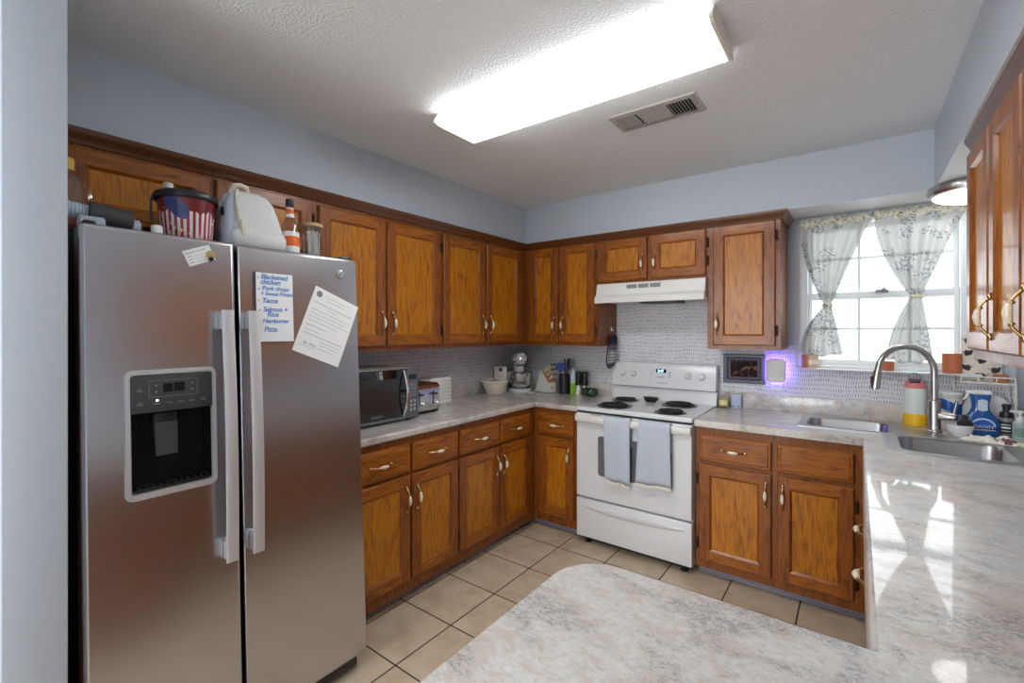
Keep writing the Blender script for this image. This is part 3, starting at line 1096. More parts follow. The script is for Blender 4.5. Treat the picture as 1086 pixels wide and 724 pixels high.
for s, y, z in (('Blackened', -0.050, 0.103), ('chicken', -0.052, 0.084), ('Pork chops', -0.046, 0.062), ('+ Sweet Potato', -0.052, 0.043),
                ('Tacos', -0.048, 0.016), ('Salmon +', -0.044, -0.016), ('Rice', -0.030, -0.034), ('Hamburger', -0.046, -0.057), ('Pizza', -0.042, -0.089)):
    hand(s, y, z, 0.0200 if '+ S' in s else 0.0215 if s == 'Hamburger' else 0.0225 if s == 'Pork chops' else 0.0250)
for s, z in (('S', 0.104), ('M', 0.062), ('T', 0.020), ('W', -0.014), ('T', -0.054), ('F', -0.088), ('S', -0.119)):
    hand(s, -0.061, z, 0.0085, wb, 'red_ink')
pp = thing('paper_sheet', 'tilted white printed sheet on the right refrigerator door', 'paper')
on_fridge(pp, 0.0006, -2.380, 1.449, R(-22.5))
MB().box(0, 0.0006, -0.104, 0.104, -0.137, 0.137).build('sheet', 'paper', pp)
m = MB()
m.lathe([(0.013, 0.0006), (0.013, 0.0009)], (0, 0, 0), 18, 0, Matrix.Translation((0, -0.078, 0.112)) @ T_x)
m.build('seal', 'grey_ink', pp)
M['pale_print'] = plain('pale_grey_print', srgb(186, 188, 192), 0.7)
m, m2_ = MB(), MB()
for z, a, b, dk in ((0.112, -0.05, 0.06, 0), (0.098, -0.04, 0.05, 0), (0.075, -0.09, 0.092, 1), (0.062, -0.02, 0.02, 0), (0.045, -0.09, 0.09, 0), (0.03, -0.09, 0.07, 0),
                    (0.015, -0.09, 0.09, 0), (0.0, -0.09, 0.05, 0), (-0.02, -0.09, 0.0, 1), (-0.04, -0.09, -0.02, 0), (-0.055, -0.09, 0.09, 1), (-0.07, -0.01, 0.085, 0),
                    (-0.083, -0.01, 0.085, 0), (-0.098, -0.01, 0.07, 0), (-0.105, -0.085, -0.02, 0)):
    (m if dk else m2_).box(0.0006, 0.0009, a, b, z, z + (0.0016 if dk else 0.0022))
m.build('ruled_lines', 'grey_ink', pp)
m2_.build('print_lines', 'pale_print', pp)
text('signature', 'Rs Wm', 0.018, 'grey_ink', pp, basis((0.0012, -0.075, -0.098), (0, 1, 0), (0, 0, 1)), 0.3)
o = thing('magnet_clip', 'round clear hook magnet near the top right of the refrigerator door', 'magnet')
on_fridge(o, 0.0006, -2.313, 1.671)
M['silver_clear'] = plain('silvery_plastic', (0.45, 0.45, 0.46), 0.25, 0.6)
MB().lathe([(0.018, 0), (0.018, 0.004), (0.014, 0.006), (0.013, 0.0045), (0.006, 0.0045), (0.005, 0.009)], (0, 0, 0), 22, 0, T_x).build('disc', 'silver_clear', o)

# ------------------------------------------------------------------ things on top of the refrigerator
Rz = lambda a: Matrix.Rotation(R(a), 4, 'Z')


def ftop(x):
    """height of the cabinet top of the leaning refrigerator at world x"""
    return 1.734 + (x - 0.775) * math.tan(R(2.7)) + 0.003


def on_top(o, x, y, rz=0.0):
    o.location = (x, y, ftop(x) + 0.0)
    o.rotation_euler = (0, LEAN, rz)
    return o


# popcorn bucket
t = NT('popcorn_bucket_print')
x, y, z = t.xyz(t.obj())[:3]
ang = t.math('ARCTAN2', y, x)
st = t.math('GREATER_THAN', t.math('FRACT', t.math('MULTIPLY', ang, 28 / (2 * math.pi))), 0.5)
stripe = t.mix(st, srgb(226, 228, 234) + (1,), srgb(186, 30, 34) + (1,))
wv = t.noise(t.comb(t.math('MULTIPLY', ang, 1.0), 0.0, 0.0), 2.6, 1)
lim = t.math('ADD', 0.075, t.math('MULTIPLY', wv, 0.075))
up = t.step(t.math('SUBTRACT', z, lim), -0.002, 0.002)
col = t.mix(up, stripe, srgb(116, 22, 26) + (1,))
pn = t.n('ShaderNodeTexVoronoi')
pn.inputs['Scale'].default_value = 55
t.t.links.new(t.obj(), pn.inputs['Vector'])
big_n = t.noise(t.obj(), 16, 1)
kern = t.math('MULTIPLY', t.math('SUBTRACT', 1.0, t.step(pn.outputs['Distance'], 0.3, 0.42)), t.step(big_n, 0.50, 0.58))
kern = t.math('MULTIPLY', kern, t.math('SUBTRACT', 1.0, t.step(z, 0.10, 0.13)))
col = t.mix(kern, col, srgb(238, 226, 168) + (1,))
# generic dark blue painted patch on the upper left
da = t.math('SUBTRACT', ang, -0.70)
dz = t.math('SUBTRACT', z, t.math('SUBTRACT', 0.125, t.math('MULTIPLY', da, 0.055)))
rr = t.math('ADD', t.math('POWER', t.math('DIVIDE', da, 0.50), 2.0), t.math('POWER', t.math('DIVIDE', dz, 0.036), 2.0))
rr = t.math('ADD', rr, t.math('MULTIPLY', t.noise(t.obj(), 26, 3), 2.6))
col = t.mix(t.math('SUBTRACT', 1.0, t.step(rr, 2.0, 2.15)), col, t.mix(t.noise(t.obj(), 40, 2), srgb(24, 30, 64) + (1,), srgb(60, 84, 160) + (1,)))
t.p(color=col, rough=0.3, coat=0.4)
M['popcorn'] = t.m
o = thing('popcorn_bucket', 'round red and white striped popcorn bucket with black rim on the refrigerator', 'bucket')
on_top(o, 0.60, -2.808)
BS = Matrix.Diagonal((0.88, 0.88, 0.97, 1))
m = MB()
m.T = BS
m.lathe([(0.082, 0.0), (0.084, 0.002), (0.099, 0.175), (0.096, 0.175), (0.080, 0.004)], (0, 0, 0), 48, 0)
m.build('bucket_body', 'popcorn', o)
m = MB()
m.T = BS
m.lathe([(0.100, 0.165), (0.108, 0.165), (0.110, 0.170), (0.110, 0.184), (0.107, 0.190), (0.097, 0.190), (0.096, 0.165)], (0, 0, 0), 48, 0, cap0=False, cap1=False)
m.build('rim', 'black', o)
m = MB()
pts = []
for k in range(19):
    a = R(-90 + 180 * k / 18)
    pts.append((0.112 * math.sin(a), -0.06 * math.cos(a) - 0.045, 0.175 - 0.118 * math.cos(a)))
m.T = BS
m.tube([(0.0, -0.111, 0.178), (0.012, -0.122, 0.150), (0.014, -0.124, 0.110), (0.010, -0.118, 0.075)], 0.0045, 8)
m.build('bail_handle', 'black', o)
# bottle behind the bucket
o = thing('glass_bottle', 'small clear bottle with white cap, behind the popcorn bucket', 'bottle')
on_top(o, 0.44, -2.815)
MB().lathe([(0.032, 0), (0.034, 0.004), (0.034, 0.13), (0.014, 0.18), (0.0125, 0.20), (0.0125, 0.250), (0.015, 0.252)], (0, 0, 0), 20).build('bottle_body', 'glass', o)
MB().lathe([(0.016, 0.250), (0.0165, 0.252), (0.0165, 0.268), (0.014, 0.270)], (0, 0, 0), 20).build('cap', 'white_dull', o)
# white cap
o = thing('jar_cap', 'small round white cap lying at the foot of the bucket', 'cap')
on_top(o, 0.715, -2.930)
MB().lathe([(0.014, 0), (0.0155, 0.002), (0.0155, 0.032), (0.013, 0.036)], (0, 0, 0), 22).build('cap_body', 'white_dull', o)

# backpack
t = NT('striped_white_backpack_cloth')
x, y, z = t.xyz(t.obj())[:3]
s_ = t.step(t.math('ABSOLUTE', t.math('SUBTRACT', t.math('FRACT', t.math('DIVIDE', y, 0.0085)), 0.5)), 0.34, 0.44)
t.p(color=t.mix(t.math('MULTIPLY', s_, 0.5), srgb(222, 222, 220) + (1,), srgb(170, 178, 192) + (1,)), rough=0.85)
M['bag_cloth'] = t.m
M['bag_side'] = plain('pale_grey_cloth', srgb(184, 192, 208), 0.85)
M['bag_trim'] = plain('off_white_strap', srgb(218, 212, 190), 0.8)
o = thing('backpack', 'pale striped backpack slumped on the refrigerator beside the bucket', 'bag')
on_top(o, 0.60, -2.592, R(-4))
loops = []
for z, wy, wx, cy, cx in ((0.0, 0.196, 0.13, 0.0, 0), (0.012, 0.212, 0.150, 0.0, 0), (0.05, 0.216, 0.156, 0.001, 0), (0.10, 0.220, 0.148, -0.003, 0), (0.16, 0.200, 0.130, -0.007, -0.004),
                          (0.205, 0.182, 0.108, -0.011, -0.008), (0.230, 0.150, 0.085, -0.012, -0.01), (0.245, 0.095, 0.05, -0.012, -0.01)):
    loops.append(z_of(rrect(cx, cy, wx, wy, min(wx, wy) * 0.36, 6), z))
MB().loft(loops, 0).build('bag_body', 'bag_cloth', o, smooth=60)
loops = []
for z, y0_, y1_, out in ((0.012, -0.092, 0.092, 0.074), (0.02, -0.10, 0.10, 0.090), (0.055, -0.10, 0.104, 0.096), (0.082, -0.09, 0.098, 0.086), (0.088, -0.085, 0.094, 0.074)):
    loops.append([(0.04, y0_, z), (out - .012, y0_ + .002, z), (out, y0_ + 0.02, z), (out, y1_ - 0.02, z), (out - .012, y1_ - .002, z), (0.04, y1_, z)])
MB().loft(loops, 0).build('front_pocket', 'bag_cloth', o, smooth=60)
m = MB()
loops = []
for z, wy, wx, cy in ((0.02, 0.04, 0.125, -0.088), (0.06, 0.046, 0.140, -0.088), (0.12, 0.046, 0.13, -0.086), (0.18, 0.044, 0.11, -0.082), (0.222, 0.034, 0.08, -0.070)):
    loops.append(z_of(rrect(0.002, cy, wx, wy, wy * 0.42, 5), z))
m.loft(loops, 0)
m.build('side_panel', 'bag_side', o, smooth=60)
m = MB()
m.tube([(0.078, -0.058, 0.012), (0.080, -0.062, 0.07), (0.074, -0.066, 0.13), (0.062, -0.070, 0.18), (0.045, -0.066, 0.22), (0.02, -0.052, 0.246)], 0.0055, 8)
m.build('piping', 'bag_trim', o)
m = MB()
m.tube([(0.0, -0.072, 0.236), (0.012, -0.06, 0.262), (0.014, -0.04, 0.268), (0.012, -0.018, 0.262), (0.0, -0.008, 0.240)], [0.009, 0.010, 0.010, 0.010, 0.009], 8)
m.build('carry_loop', 'bag_trim', o)
m = MB()
m.tube([(0.084, -0.060, 0.115), (0.088, -0.060, 0.085), (0.094, -0.058, 0.055)], 0.006, 8)
m.build('zip_pull', 'bag_trim', o)
MB().box(0.02, 0.05, -0.1125, -0.1075, 0.135, 0.165, bev=0.002).build('logo_patch', 'black', o)

# amber bottle
M['amber'] = glass_thin('pale_amber_glass', (0.80, 0.58, 0.34), 0.08)
M['orange'] = plain('orange_label', srgb(226, 104, 34), 0.5)
o = thing('liquor_bottle', 'amber bottle with orange and white label and black cap on the refrigerator', 'bottle')
on_top(o, 0.635, -2.450)
MB().lathe([(0.030, 0), (0.033, 0.004), (0.033, 0.125), (0.029, 0.145), (0.0145, 0.170), (0.0125, 0.178), (0.0125, 0.222), (0.0135, 0.224)], (0, 0, 0), 24).build('bottle_body', 'amber', o)
for nm_, prof_, mi in (('front_label', [(0.0322, 0.022), (0.0336, 0.023), (0.0336, 0.049)], 'paper'), ('orange_label', [(0.0337, 0.049), (0.0337, 0.090)], 'orange'),
                       ('upper_label', [(0.0336, 0.090), (0.0336, 0.109), (0.0322, 0.110)], 'paper'), ('neck_label', [(0.0185, 0.170), (0.0150, 0.184), (0.0140, 0.212)], 'paper'),
                       ('neck_band', [(0.0152, 0.186), (0.0150, 0.205)], 'orange')):
    MB().lathe(prof_, (0, 0, 0), 24, 0, cap0=False, cap1=False).build(nm_, mi, o)
MB().lathe([(0.0155, 0.218), (0.016, 0.220), (0.016, 0.246), (0.0135, 0.249)], (0, 0, 0), 20).build('cap', 'black', o)
# tumbler and jar of straws
o = thing('glass_tumbler', 'clear empty tumbler between the amber bottle and the jar', 'glass')
on_top(o, 0.552, -2.410)
MB().lathe([(0.024, 0), (0.025, 0.003), (0.029, 0.105), (0.0275, 0.105), (0.0235, 0.006), (0.0005, 0.005)], (0, 0, 0), 24).build('glass_body', 'glass', o)
o = thing('glass_jar', 'clear jar with wooden lid holding white cotton swabs, on the refrigerator', 'jar')
on_top(o, 0.60, -2.336)
MB().lathe([(0.041, 0), (0.043, 0.003), (0.043, 0.153), (0.041, 0.155), (0.041, 0.004), (0.0005, 0.004)], (0, 0, 0), 28).build('jar_body', 'glass', o)
M['light_wood'] = plain('light_wood', srgb(196, 166, 120), 0.5)
MB().lathe([(0.045, 0.155), (0.0465, 0.157), (0.0465, 0.168), (0.044, 0.171)], (0, 0, 0), 28).build('lid', 'light_wood', o)
m = MB()
for k in range(60):
    a, r = random.random() * 6.28, 0.030 * math.sqrt(random.random())
    b = random.random() * 6.28
    x0_, y0_ = r * math.cos(a), r * math.sin(a)
    x1_, y1_ = x0_ + 0.008 * math.cos(b), y0_ + 0.008 * math.sin(b)
    h_ = 0.112 + random.random() * 0.025
    m.tube([(x0_, y0_, 0.006), (x1_, y1_, h_)], 0.0016, 5)
    m.ball((x1_, y1_, h_), 0.0032, 0, 4, (1, 1, 1.8))
tag(m.build('cotton_swabs', 'white_dull', o), kind='stuff')
# grey and blue roller
M['pale_blue'] = plain('pale_blue_plastic', srgb(196, 210, 224), 0.5)
M['charcoal'] = plain('charcoal_plastic', srgb(66, 64, 66), 0.5)
T_y = Matrix.Rotation(R(-90), 4, 'X')     # lathe axis -> +y
o = thing('massage_roller', 'dark grey barrel with pale blue ribbed ends lying on the refrigerator', 'roller')
on_top(o, 0.60, -3.022)
Tt = Matrix.Translation((0, 0, 0.064)) @ Matrix.Rotation(R(-6), 4, 'X') @ T_y
MB().lathe([(0.034, -0.055), (0.038, -0.053), (0.038, 0.052), (0.034, 0.055)], (0, 0, 0), 28, 0, Tt).build('barrel', 'charcoal', o)
prof = []
for k in range(9):
    a = -0.1285 + k * 0.0083
    prof += [(0.0235, a), (0.026, a + 0.002), (0.026, a + 0.006), (0.0235, a + 0.0083)]
MB().lathe(prof + [(0.025, -0.054)], (0, 0, 0), 24, 0, Tt).build('ribbed_grip', 'pale_blue', o)
MB().lathe([(0.024, 0.0545), (0.026, 0.058), (0.026, 0.072), (0.018, 0.078)], (0, 0, 0), 24, 0, Matrix.Translation((0, 0, -0.012)) @ Tt).build('end_cap', 'pale_blue', o)
o = thing('rolled_mat', 'pale blue ribbed roll lying under the grey barrel by the wall end', 'roll')
on_top(o, 0.675, -3.088)
prof = []
for k in range(9):
    a = -0.022 + k * 0.0062
    prof += [(0.019, a), (0.0215, a + 0.002), (0.0215, a + 0.006), (0.019, a + 0.0085)]
MB().lathe(prof, (0, 0, 0), 22, 0, Matrix.Translation((0, 0, 0.023)) @ T_y).build('roll_body', 'pale_blue', o)
# bottles at the wall end
M['blue_cap'] = plain('blue_plastic', srgb(36, 62, 150), 0.4)
M['yellow_lbl'] = plain('yellow_label', srgb(226, 186, 90), 0.5)
o = thing('glass_jug', 'large clear glass bottle with handle beside the stub wall, on the refrigerator', 'bottle')
on_top(o, 0.47, -3.100)
MB().lathe([(0.040, 0), (0.044, 0.005), (0.044, 0.18), (0.036, 0.205), (0.016, 0.225), (0.0145, 0.245), (0.017, 0.247)], (0, 0, 0), 24).build('bottle_body', 'glass', o)
m = MB().tube([(0.0, 0.020, 0.20), (0.0, 0.040, 0.198), (0.0, 0.056, 0.175), (0.0, 0.056, 0.13), (0.0, 0.044, 0.105)], 0.006, 8)
m.build('bottle_handle', 'glass', o)
MB().lathe([(0.0448, 0.05), (0.0452, 0.052), (0.0452, 0.095), (0.0448, 0.097)], (0, 0, 0), 24, 0, cap0=False, cap1=False).build('label_band', 'terracotta', o)
MB().lathe([(0.0185, 0.232), (0.019, 0.236), (0.019, 0.268), (0.016, 0.272)], (0, 0, 0), 20).build('cap', 'yellow_lbl', o)
o = thing('tall_bottle', 'bottle with a blue top showing just past the stub wall, above the refrigerator', 'bottle')
on_top(o, 0.392, -3.098)
MB().lathe([(0.020, 0), (0.022, 0.005), (0.022, 0.14), (0.012, 0.18), (0.010, 0.21)], (0, 0, 0), 20).build('bottle_body', 'glass', o)
MB().lathe([(0.012, 0.205), (0.0125, 0.207), (0.0125, 0.29), (0.010, 0.295)], (0, 0, 0), 18).build('cap', 'blue_cap', o)
o = thing('broom_handle', 'orange stick in the dark gap between the stub wall and the refrigerator', 'stick', (0.74, -3.152, 0))
MB().lathe([(0.009, 0.0), (0.0095, 0.002), (0.0095, 1.70), (0.007, 1.705)], (0, 0, 0), 14).build('shaft', 'orange', o)

# ------------------------------------------------------------------ electric range
RX0, RX1 = 0.988, 1.747
rg = thing('electric_range', 'white freestanding electric range with coil burners and two towels on its door', 'stove', (0, 0, 0))
m = MB()
m.box(RX0 + .002, RX1 - .002, -0.622, -0.015, 0.045, 0.895, bev=0.004)
m.build('range_body', 'white', rg)
m = MB()
m.poly([(RX0, -0.655), (RX1, -0.655), (RX1, -0.06), (RX0, -0.06)], [], 0.893, 0.922)
ck = bevel(m.build('cooktop', 'white', rg, smooth=30), 0.007, 3)
# backguard: lower riser, then the leaning control panel
m = MB()
m.loft([[(RX0, -0.085, 0.915), (RX1, -0.085, 0.915), (RX1, -0.012, 0.915), (RX0, -0.012, 0.915)],
        [(RX0, -0.066, 1.010), (RX1, -0.066, 1.010), (RX1, -0.012, 1.010), (RX0, -0.012, 1.010)]], 0)
m.build('riser', 'white', rg, smooth=30)
m = MB().box(RX0 + .004, RX1 - .004, -0.062, -0.014, 1.008, 1.018)
m.build('shadow_gap', 'black_matt', rg)
m = MB()
lp = []
for z, yf, yb in ((1.017, -0.098, -0.012), (1.021, -0.102, -0.012), (1.180, -0.074, -0.012), (1.192, -0.066, -0.014), (1.196, -0.05, -0.02)):
    lp.append([(RX0, yf, z), (RX1, yf, z), (RX1, yb, z), (RX0, yb, z)])
m.loft(lp, 0)
bg = bevel(m.build('control_panel', 'white', rg, smooth=30), 0.004, 2, 60)
PA = math.atan2(0.028, 0.159)
PN = Vector((0, -math.cos(PA), math.sin(PA)))


def on_panel(x, z):
    y = -0.102 + (z - 1.021) * (0.028 / 0.159)
    return Vector((x, y, z))


def panel_T(x, z):
    p = on_panel(x, z) + PN * 0.0006
    mt = basis(p, (1, 0, 0), (0, math.sin(PA), math.cos(PA)))
    return mt


for kx in (1.077, 1.163, 1.563, 1.655):
    T_ = panel_T(kx, 1.112)
    m = MB()
    m.lathe([(0.026, 0), (0.026, 0.003), (0.0215, 0.006), (0.019, 0.020), (0.016, 0.023)], (0, 0, 0), 24, 0, T_)
    m.box(-0.004, 0.004, -0.019, 0.019, 0.02, 0.028, 0, 0.002, 2, T_)
    k_ = m.build('knob', 'white', bg)
M['pale_mark'] = plain('pale_grey_marking', srgb(168, 170, 176), 0.5)
m = MB()
for kx in (1.077, 1.163, 1.563, 1.655):
    m.box(kx - 0.001, kx + 0.001, 0.0, 0.012, 0, 0.0003, 0, T=panel_T(0, 1.142))
m.build('knob_marks', 'pale_mark', bg)
T_ = panel_T(1.37, 1.12)
M['pale_panel'] = plain('pale_grey_panel', srgb(222, 224, 228), 0.35)
MB().box(-0.088, 0.088, -0.042, 0.042, 0, 0.0006, T=T_).build('keypad', 'pale_panel', bg)
MB().box(-0.038, 0.036, 0.006, 0.034, 0.0006, 0.0014, T=T_).build('clock_display', 'lcd', bg)
M['clock'] = emitter('blue_clock_digits', (0.25, 0.5, 1.0, 1), 6)
text('clock_digits', '2:47', 0.026, 'clock', bg, T_ @ Matrix.Translation((-0.026, 0.0105, 0.0018)))
m = MB()
for i in range(4):
    m.box(-0.028 + i * .013, -0.019 + i * .013, -0.030, -0.022, 0.0006, 0.001, T=T_)
for i in range(3):
    m.box(0.058, 0.068, -0.03 + i * .017, -0.02 + i * .017, 0.0006, 0.001, T=T_)
m.box(-0.072, -0.064, -0.012, -0.005, 0.0006, 0.001, T=T_)
m.build('buttons', 'mid_grey', bg)
text('brand_script', 'Whirlpool', 0.017, 'grey_ink', bg, panel_T(1.345, 1.048), 0.3)
# burners
for bx, by, r in ((1.194, -0.505, 0.098), (1.147, -0.215, 0.078), (1.580, -0.535, 0.078), (1.540, -0.215, 0.098)):
    b = MB().lathe([(r + 0.018, 0.9222), (r + 0.016, 0.9262), (r + 0.006, 0.9262), (r - 0.004, 0.9225), (0.02, 0.9225)], (bx, by, 0), 36, 0, cap0=False)
    bo = b.build('drip_bowl', 'black', rg)
    pts = []
    turns = 4.0 if r > 0.09 else 3.2
    n = int(turns * 26)
    for i in range(n + 1):
        a = 2 * math.pi * turns * i / n
        rr_ = 0.018 + (r - 0.022) * i / n
        pts.append((bx + rr_ * math.cos(a), by + rr_ * math.sin(a), 0.9345))
    MB().tube(pts, 0.0058, 6).build('coil', 'black_matt', bo)
# oven door
m = MB()
m.poly([(RX0 + .002, 0.322), (RX1 - .002, 0.322), (RX1 - .002, 0.880), (RX0 + .002, 0.880)], [rounded_rect(1.147, 1.630, 0.478, 0.738, 0.02)[::-1]], 0.622, 0.662, 0,
       Matrix(((1, 0, 0, 0), (0, 0, -1, 0), (0, 1, 0, 0), (0, 0, 0, 1))))
od = bevel(m.build('oven_door', 'white', rg, smooth=30), 0.005, 2, 60)
M['oven_glass'] = plain('smoky_oven_glass', srgb(112, 114, 118), 0.12, mottle=0.1, coat=0.5)
MB().box(1.140, 1.637, -0.658, -0.63, 0.470, 0.745).build('oven_window', 'oven_glass', od)
m = MB()
loops = []
for k in range(13):
    s = -1 + 2 * k / 12
    x = (RX0 + RX1) / 2 + s * (RX1 - RX0 - 0.006) / 2
    o_ = -0.690 - 0.012 * (1 - s * s)
    loops.append([(x, -0.660, 0.828), (x, o_ + .006, 0.825), (x, o_, 0.831), (x, o_, 0.862), (x, o_ + .008, 0.870), (x, -0.660, 0.872)])
m.loft(loops, 0)
m.build('door_handle', 'white_dull', od, smooth=50)
MB().box(RX0 + .004, RX1 - .004, -0.648, -0.60, 0.884, 0.8945).build('door_gap_shade', 'black_matt', rg)  # black strip stands in for the shade between cooktop and oven door
m = MB()
for i in range(9):
    m.box(1.10 + i * 0.008, 1.105 + i * 0.008, -0.664, -0.6615, 0.8735, 0.8775)
m.build('vent_slots', 'dark_grey', od)
# storage drawer with a swept finger recess
m = MB()
m.box(RX0 + .002, RX1 - .002, -0.662, -0.622, 0.052, 0.308, bev=0.005)
dr = m.build('storage_drawer', 'white', rg)
m = MB()
loops = []
for k in range(21):
    s = -1 + 2 * k / 20
    x = (RX0 + RX1) / 2 + s * 0.335
    d_ = 0.017 * (1 - s * s) ** 0.8 + 0.0006
    zt = 0.268
    loops.append([(x, -0.6615, zt + 0.001), (x, -0.6615 - d_, zt - 0.004 - d_ * 0.3), (x, -0.6615 - d_ * .9, zt - 0.010 - d_ * 0.9), (x, -0.6615, zt - 0.012 - d_ * 1.6)])
m.loft(loops, 0)
m.build('drawer_pull', 'white', dr, smooth=50)
for fx_, fy_ in ((RX0 + .06, -0.60), (RX1 - .06, -0.60), (RX0 + .06, -0.06), (RX1 - .06, -0.06)):
    MB().lathe([(0.022, 0.0), (0.024, 0.004), (0.016, 0.012), (0.016, 0.046)], (fx_, fy_, 0), 16).build('foot', 'black', rg)
MB().box(RX0 + .02, RX1 - .02, -0.60, -0.58, 0.012, 0.05).build('kick_panel', 'black_matt', rg)
# spoon rest
o = thing('spoon_rest', 'small black oval dish at the back centre of the white cooktop', 'dish', (1.330, -0.185, 0.9222))
MB().lathe([(0.034, 0), (0.037, 0.002), (0.052, 0.032), (0.050, 0.034), (0.034, 0.006), (0.0005, 0.005)], (0, 0, 0), 30, 0, None, True, True, 1.08, 0.62).build('dish_body', 'black', o)


def towel(label, x0, x1, zb, zb_r, seed, lean):
    rnd = random.Random(seed)
    t_ = thing('dish_towel', label, 'towel', (0, 0, 0))
    nx, path = 18, []
    # profile over the handle: back tail, over the top, front drop
    prof = [(-0.6685, 0.70), (-0.6690, 0.80), (-0.672, 0.868), (-0.680, 0.8795), (-0.694, 0.8800), (-0.7065, 0.872), (-0.7115, 0.855)]
    nf = 16
    for i in range(1, nf + 1):
        prof.append((None, i / nf))
    rows = []
    ph = rnd.random() * 6
    for pi_, (py, pz) in enumerate(prof):
        row = []
        for j in range(nx + 1):
            s = j / nx
            x = x0 + (x1 - x0) * s
            if py is None:
                f = pz
                bot = zb + (zb_r - zb) * s + 0.004 * math.sin(s * 9 + ph)
                z = 0.855 + (bot - 0.855) * f
                y = -0.7125 - 0.006 * f * math.sin(s * 7 + ph) - 0.003 * math.sin(s * 15 + ph * 2) * f + 0.012 * f
                x += lean * f * (1 - s * 1.2)
            else:
                y, z = py, pz
            row.append((x, y, z))
        rows.append(row)
    m_ = MB()
    n_ = nx + 1
    body = [p for r_ in rows[:-1] for p in r_]
    m_.add(body, [(a * n_ + b, a * n_ + b + 1, (a + 1) * n_ + b + 1, (a + 1) * n_ + b) for a in range(len(rows) - 2) for b in range(nx)])
    o_ = m_.build('towel_cloth', 'towel', t_, smooth=80)
    sm = o_.modifiers.new('thickness', 'SOLIDIFY')
    sm.thickness, sm.offset = 0.0045, 1.0
    m_ = MB()
    loops_ = []
    for j in range(nx + 1):
        a = Vector(rows[-2][j])
        b = Vector(rows[-1][j])
        c = (a * 0.25 + b * 0.75)
        loops_.append([(c.x, c.y - 0.006, c.z + 0.012), (c.x, c.y + 0.003, c.z + 0.012), (c.x, c.y + 0.003, c.z - 0.004 - 0.003 * (j % 2)), (c.x, c.y - 0.006, c.z - 0.004 - 0.003 * (j % 2))])
    m_.loft(loops_, 0)
    m_.build('fringe', 'fringe', t_, smooth=60)
    return t_


t = NT('pale_blue_towel_weave')
n = t.noise(t.obj(), 380, 2)
n2 = t.noise(t.obj(), 90, 3)
t.p(color=t.mix(t.math('ADD', t.math('MULTIPLY', n, 0.6), t.math('MULTIPLY', n2, 0.4)), srgb(180, 190, 206) + (1,), srgb(212, 218, 228) + (1,)), rough=0.95)
t.bump(n, 0.4, 0.003)
M['towel'] = t.m
M['fringe'] = plain('cream_fringe', srgb(226, 224, 212), 0.9, scale=200, mottle=0.2)
towel('pale blue towel hanging on the oven handle, left of the pair', 1.214, 1.388, 0.462, 0.448, 3, 0.006)
towel('pale blue towel hanging on the oven handle, right of the pair and wider', 1.444, 1.636, 0.478, 0.490, 8, -0.022)

# ------------------------------------------------------------------ range hood
hd = thing('range_hood', 'white under-cabinet range hood above the electric range', 'hood', (0, 0, 0))
m = MB()
a, b = 0.990, 1.746
sec = [(-0.012, 1.771), (-0.350, 1.771), (-0.356, 1.765), (-0.372, 1.690), (-0.395, 1.672), (-0.398, 1.668), (-0.398, 1.632), (-0.394, 1.630), (-0.385, 1.630), (-0.380, 1.645), (-0.012, 1.645)]
m.loft([[(a, y, z) for y, z in sec], [(b, y, z) for y, z in sec]], 0)
m.build('hood_body', 'white_dull', hd, smooth=20)
m = MB()
for i in range(3):
    m.box(1.222 + i * 0.083, 1.293 + i * 0.083, -0.3650, -0.350, 1.728, 1.755, T=None)
m.build('vent_louvre', 'mid_grey', hd)
m = MB()
for i in range(3):
    m.box(1.52 + i * 0.035, 1.535 + i * 0.035, -0.362, -0.354, 1.742, 1.747, bev=0.001)
m.build('switch', 'white_dull', hd)
MB().box(1.30, 1.56, -0.33, -0.14, 1.622, 1.645, bev=0.006).build('lamp_lens', 'dark_grey', hd)

# ------------------------------------------------------------------ ceiling lamp, vent, dome lamp
t = NT('lit_diffuser')
x, y, z = t.xyz(t.obj())[:3]
band = t.math('ABSOLUTE', t.math('SINE', t.math('MULTIPLY', y, 2 * math.pi / 0.26)))
endf = t.step(t.math('SUBTRACT', 0.60, t.math('ABSOLUTE', x)), 0.0, 0.12)
s_ = t.math('MULTIPLY', t.math('ADD', t.math('MULTIPLY', band, 0.45), 0.65), t.math('ADD', t.math('MULTIPLY', endf, 0.6), 0.4))
t.p(color=(0.8, 0.8, 0.8), emit=(0.96, 0.985, 1.0, 1), estr=t.math('MULTIPLY', s_, LAMP_STRENGTH), rough=0.4)
M['lens'] = t.m
fl = thing('ceiling_light', 'long white fluorescent ceiling fixture with wraparound lens', 'light', (1.555, -1.785, H))
m = MB()
sec = [(-0.132, 0.0), (-0.136, -0.012), (-0.138, -0.020), (0.125, -0.020), (0.130, -0.012), (0.132, 0.0)]
m.loft([[(-0.602, y, z) for y, z in sec], [(0.602, y, z) for y, z in sec]], 0)
m.build('fixture_pan', 'cream', fl, smooth=None)
m = MB()
sec = [(-0.134, -0.018), (-0.158, -0.040), (-0.158, -0.046), (-0.135, -0.055), (0.108, -0.055), (0.131, -0.046), (0.131, -0.040), (0.121, -0.018)]
m.loft([[(-0.596, y, z) for y, z in sec], [(0.596, y, z) for y, z in sec]], 0)
m.build('diffuser_lens', 'lens', fl, smooth=None)
for s in (-1, 1):
    m = MB()
    sec = [(-0.136, 0.0), (-0.161, -0.038), (-0.161, -0.048), (-0.136, -0.058), (0.110, -0.058), (0.134, -0.048), (0.134, -0.038), (0.128, 0.0)]
    m.loft([[(s * 0.5965, y, z) for y, z in sec], [(s * 0.608, y, z) for y, z in sec]], 0)
    m.build('end_plate', 'cream', fl, smooth=None)

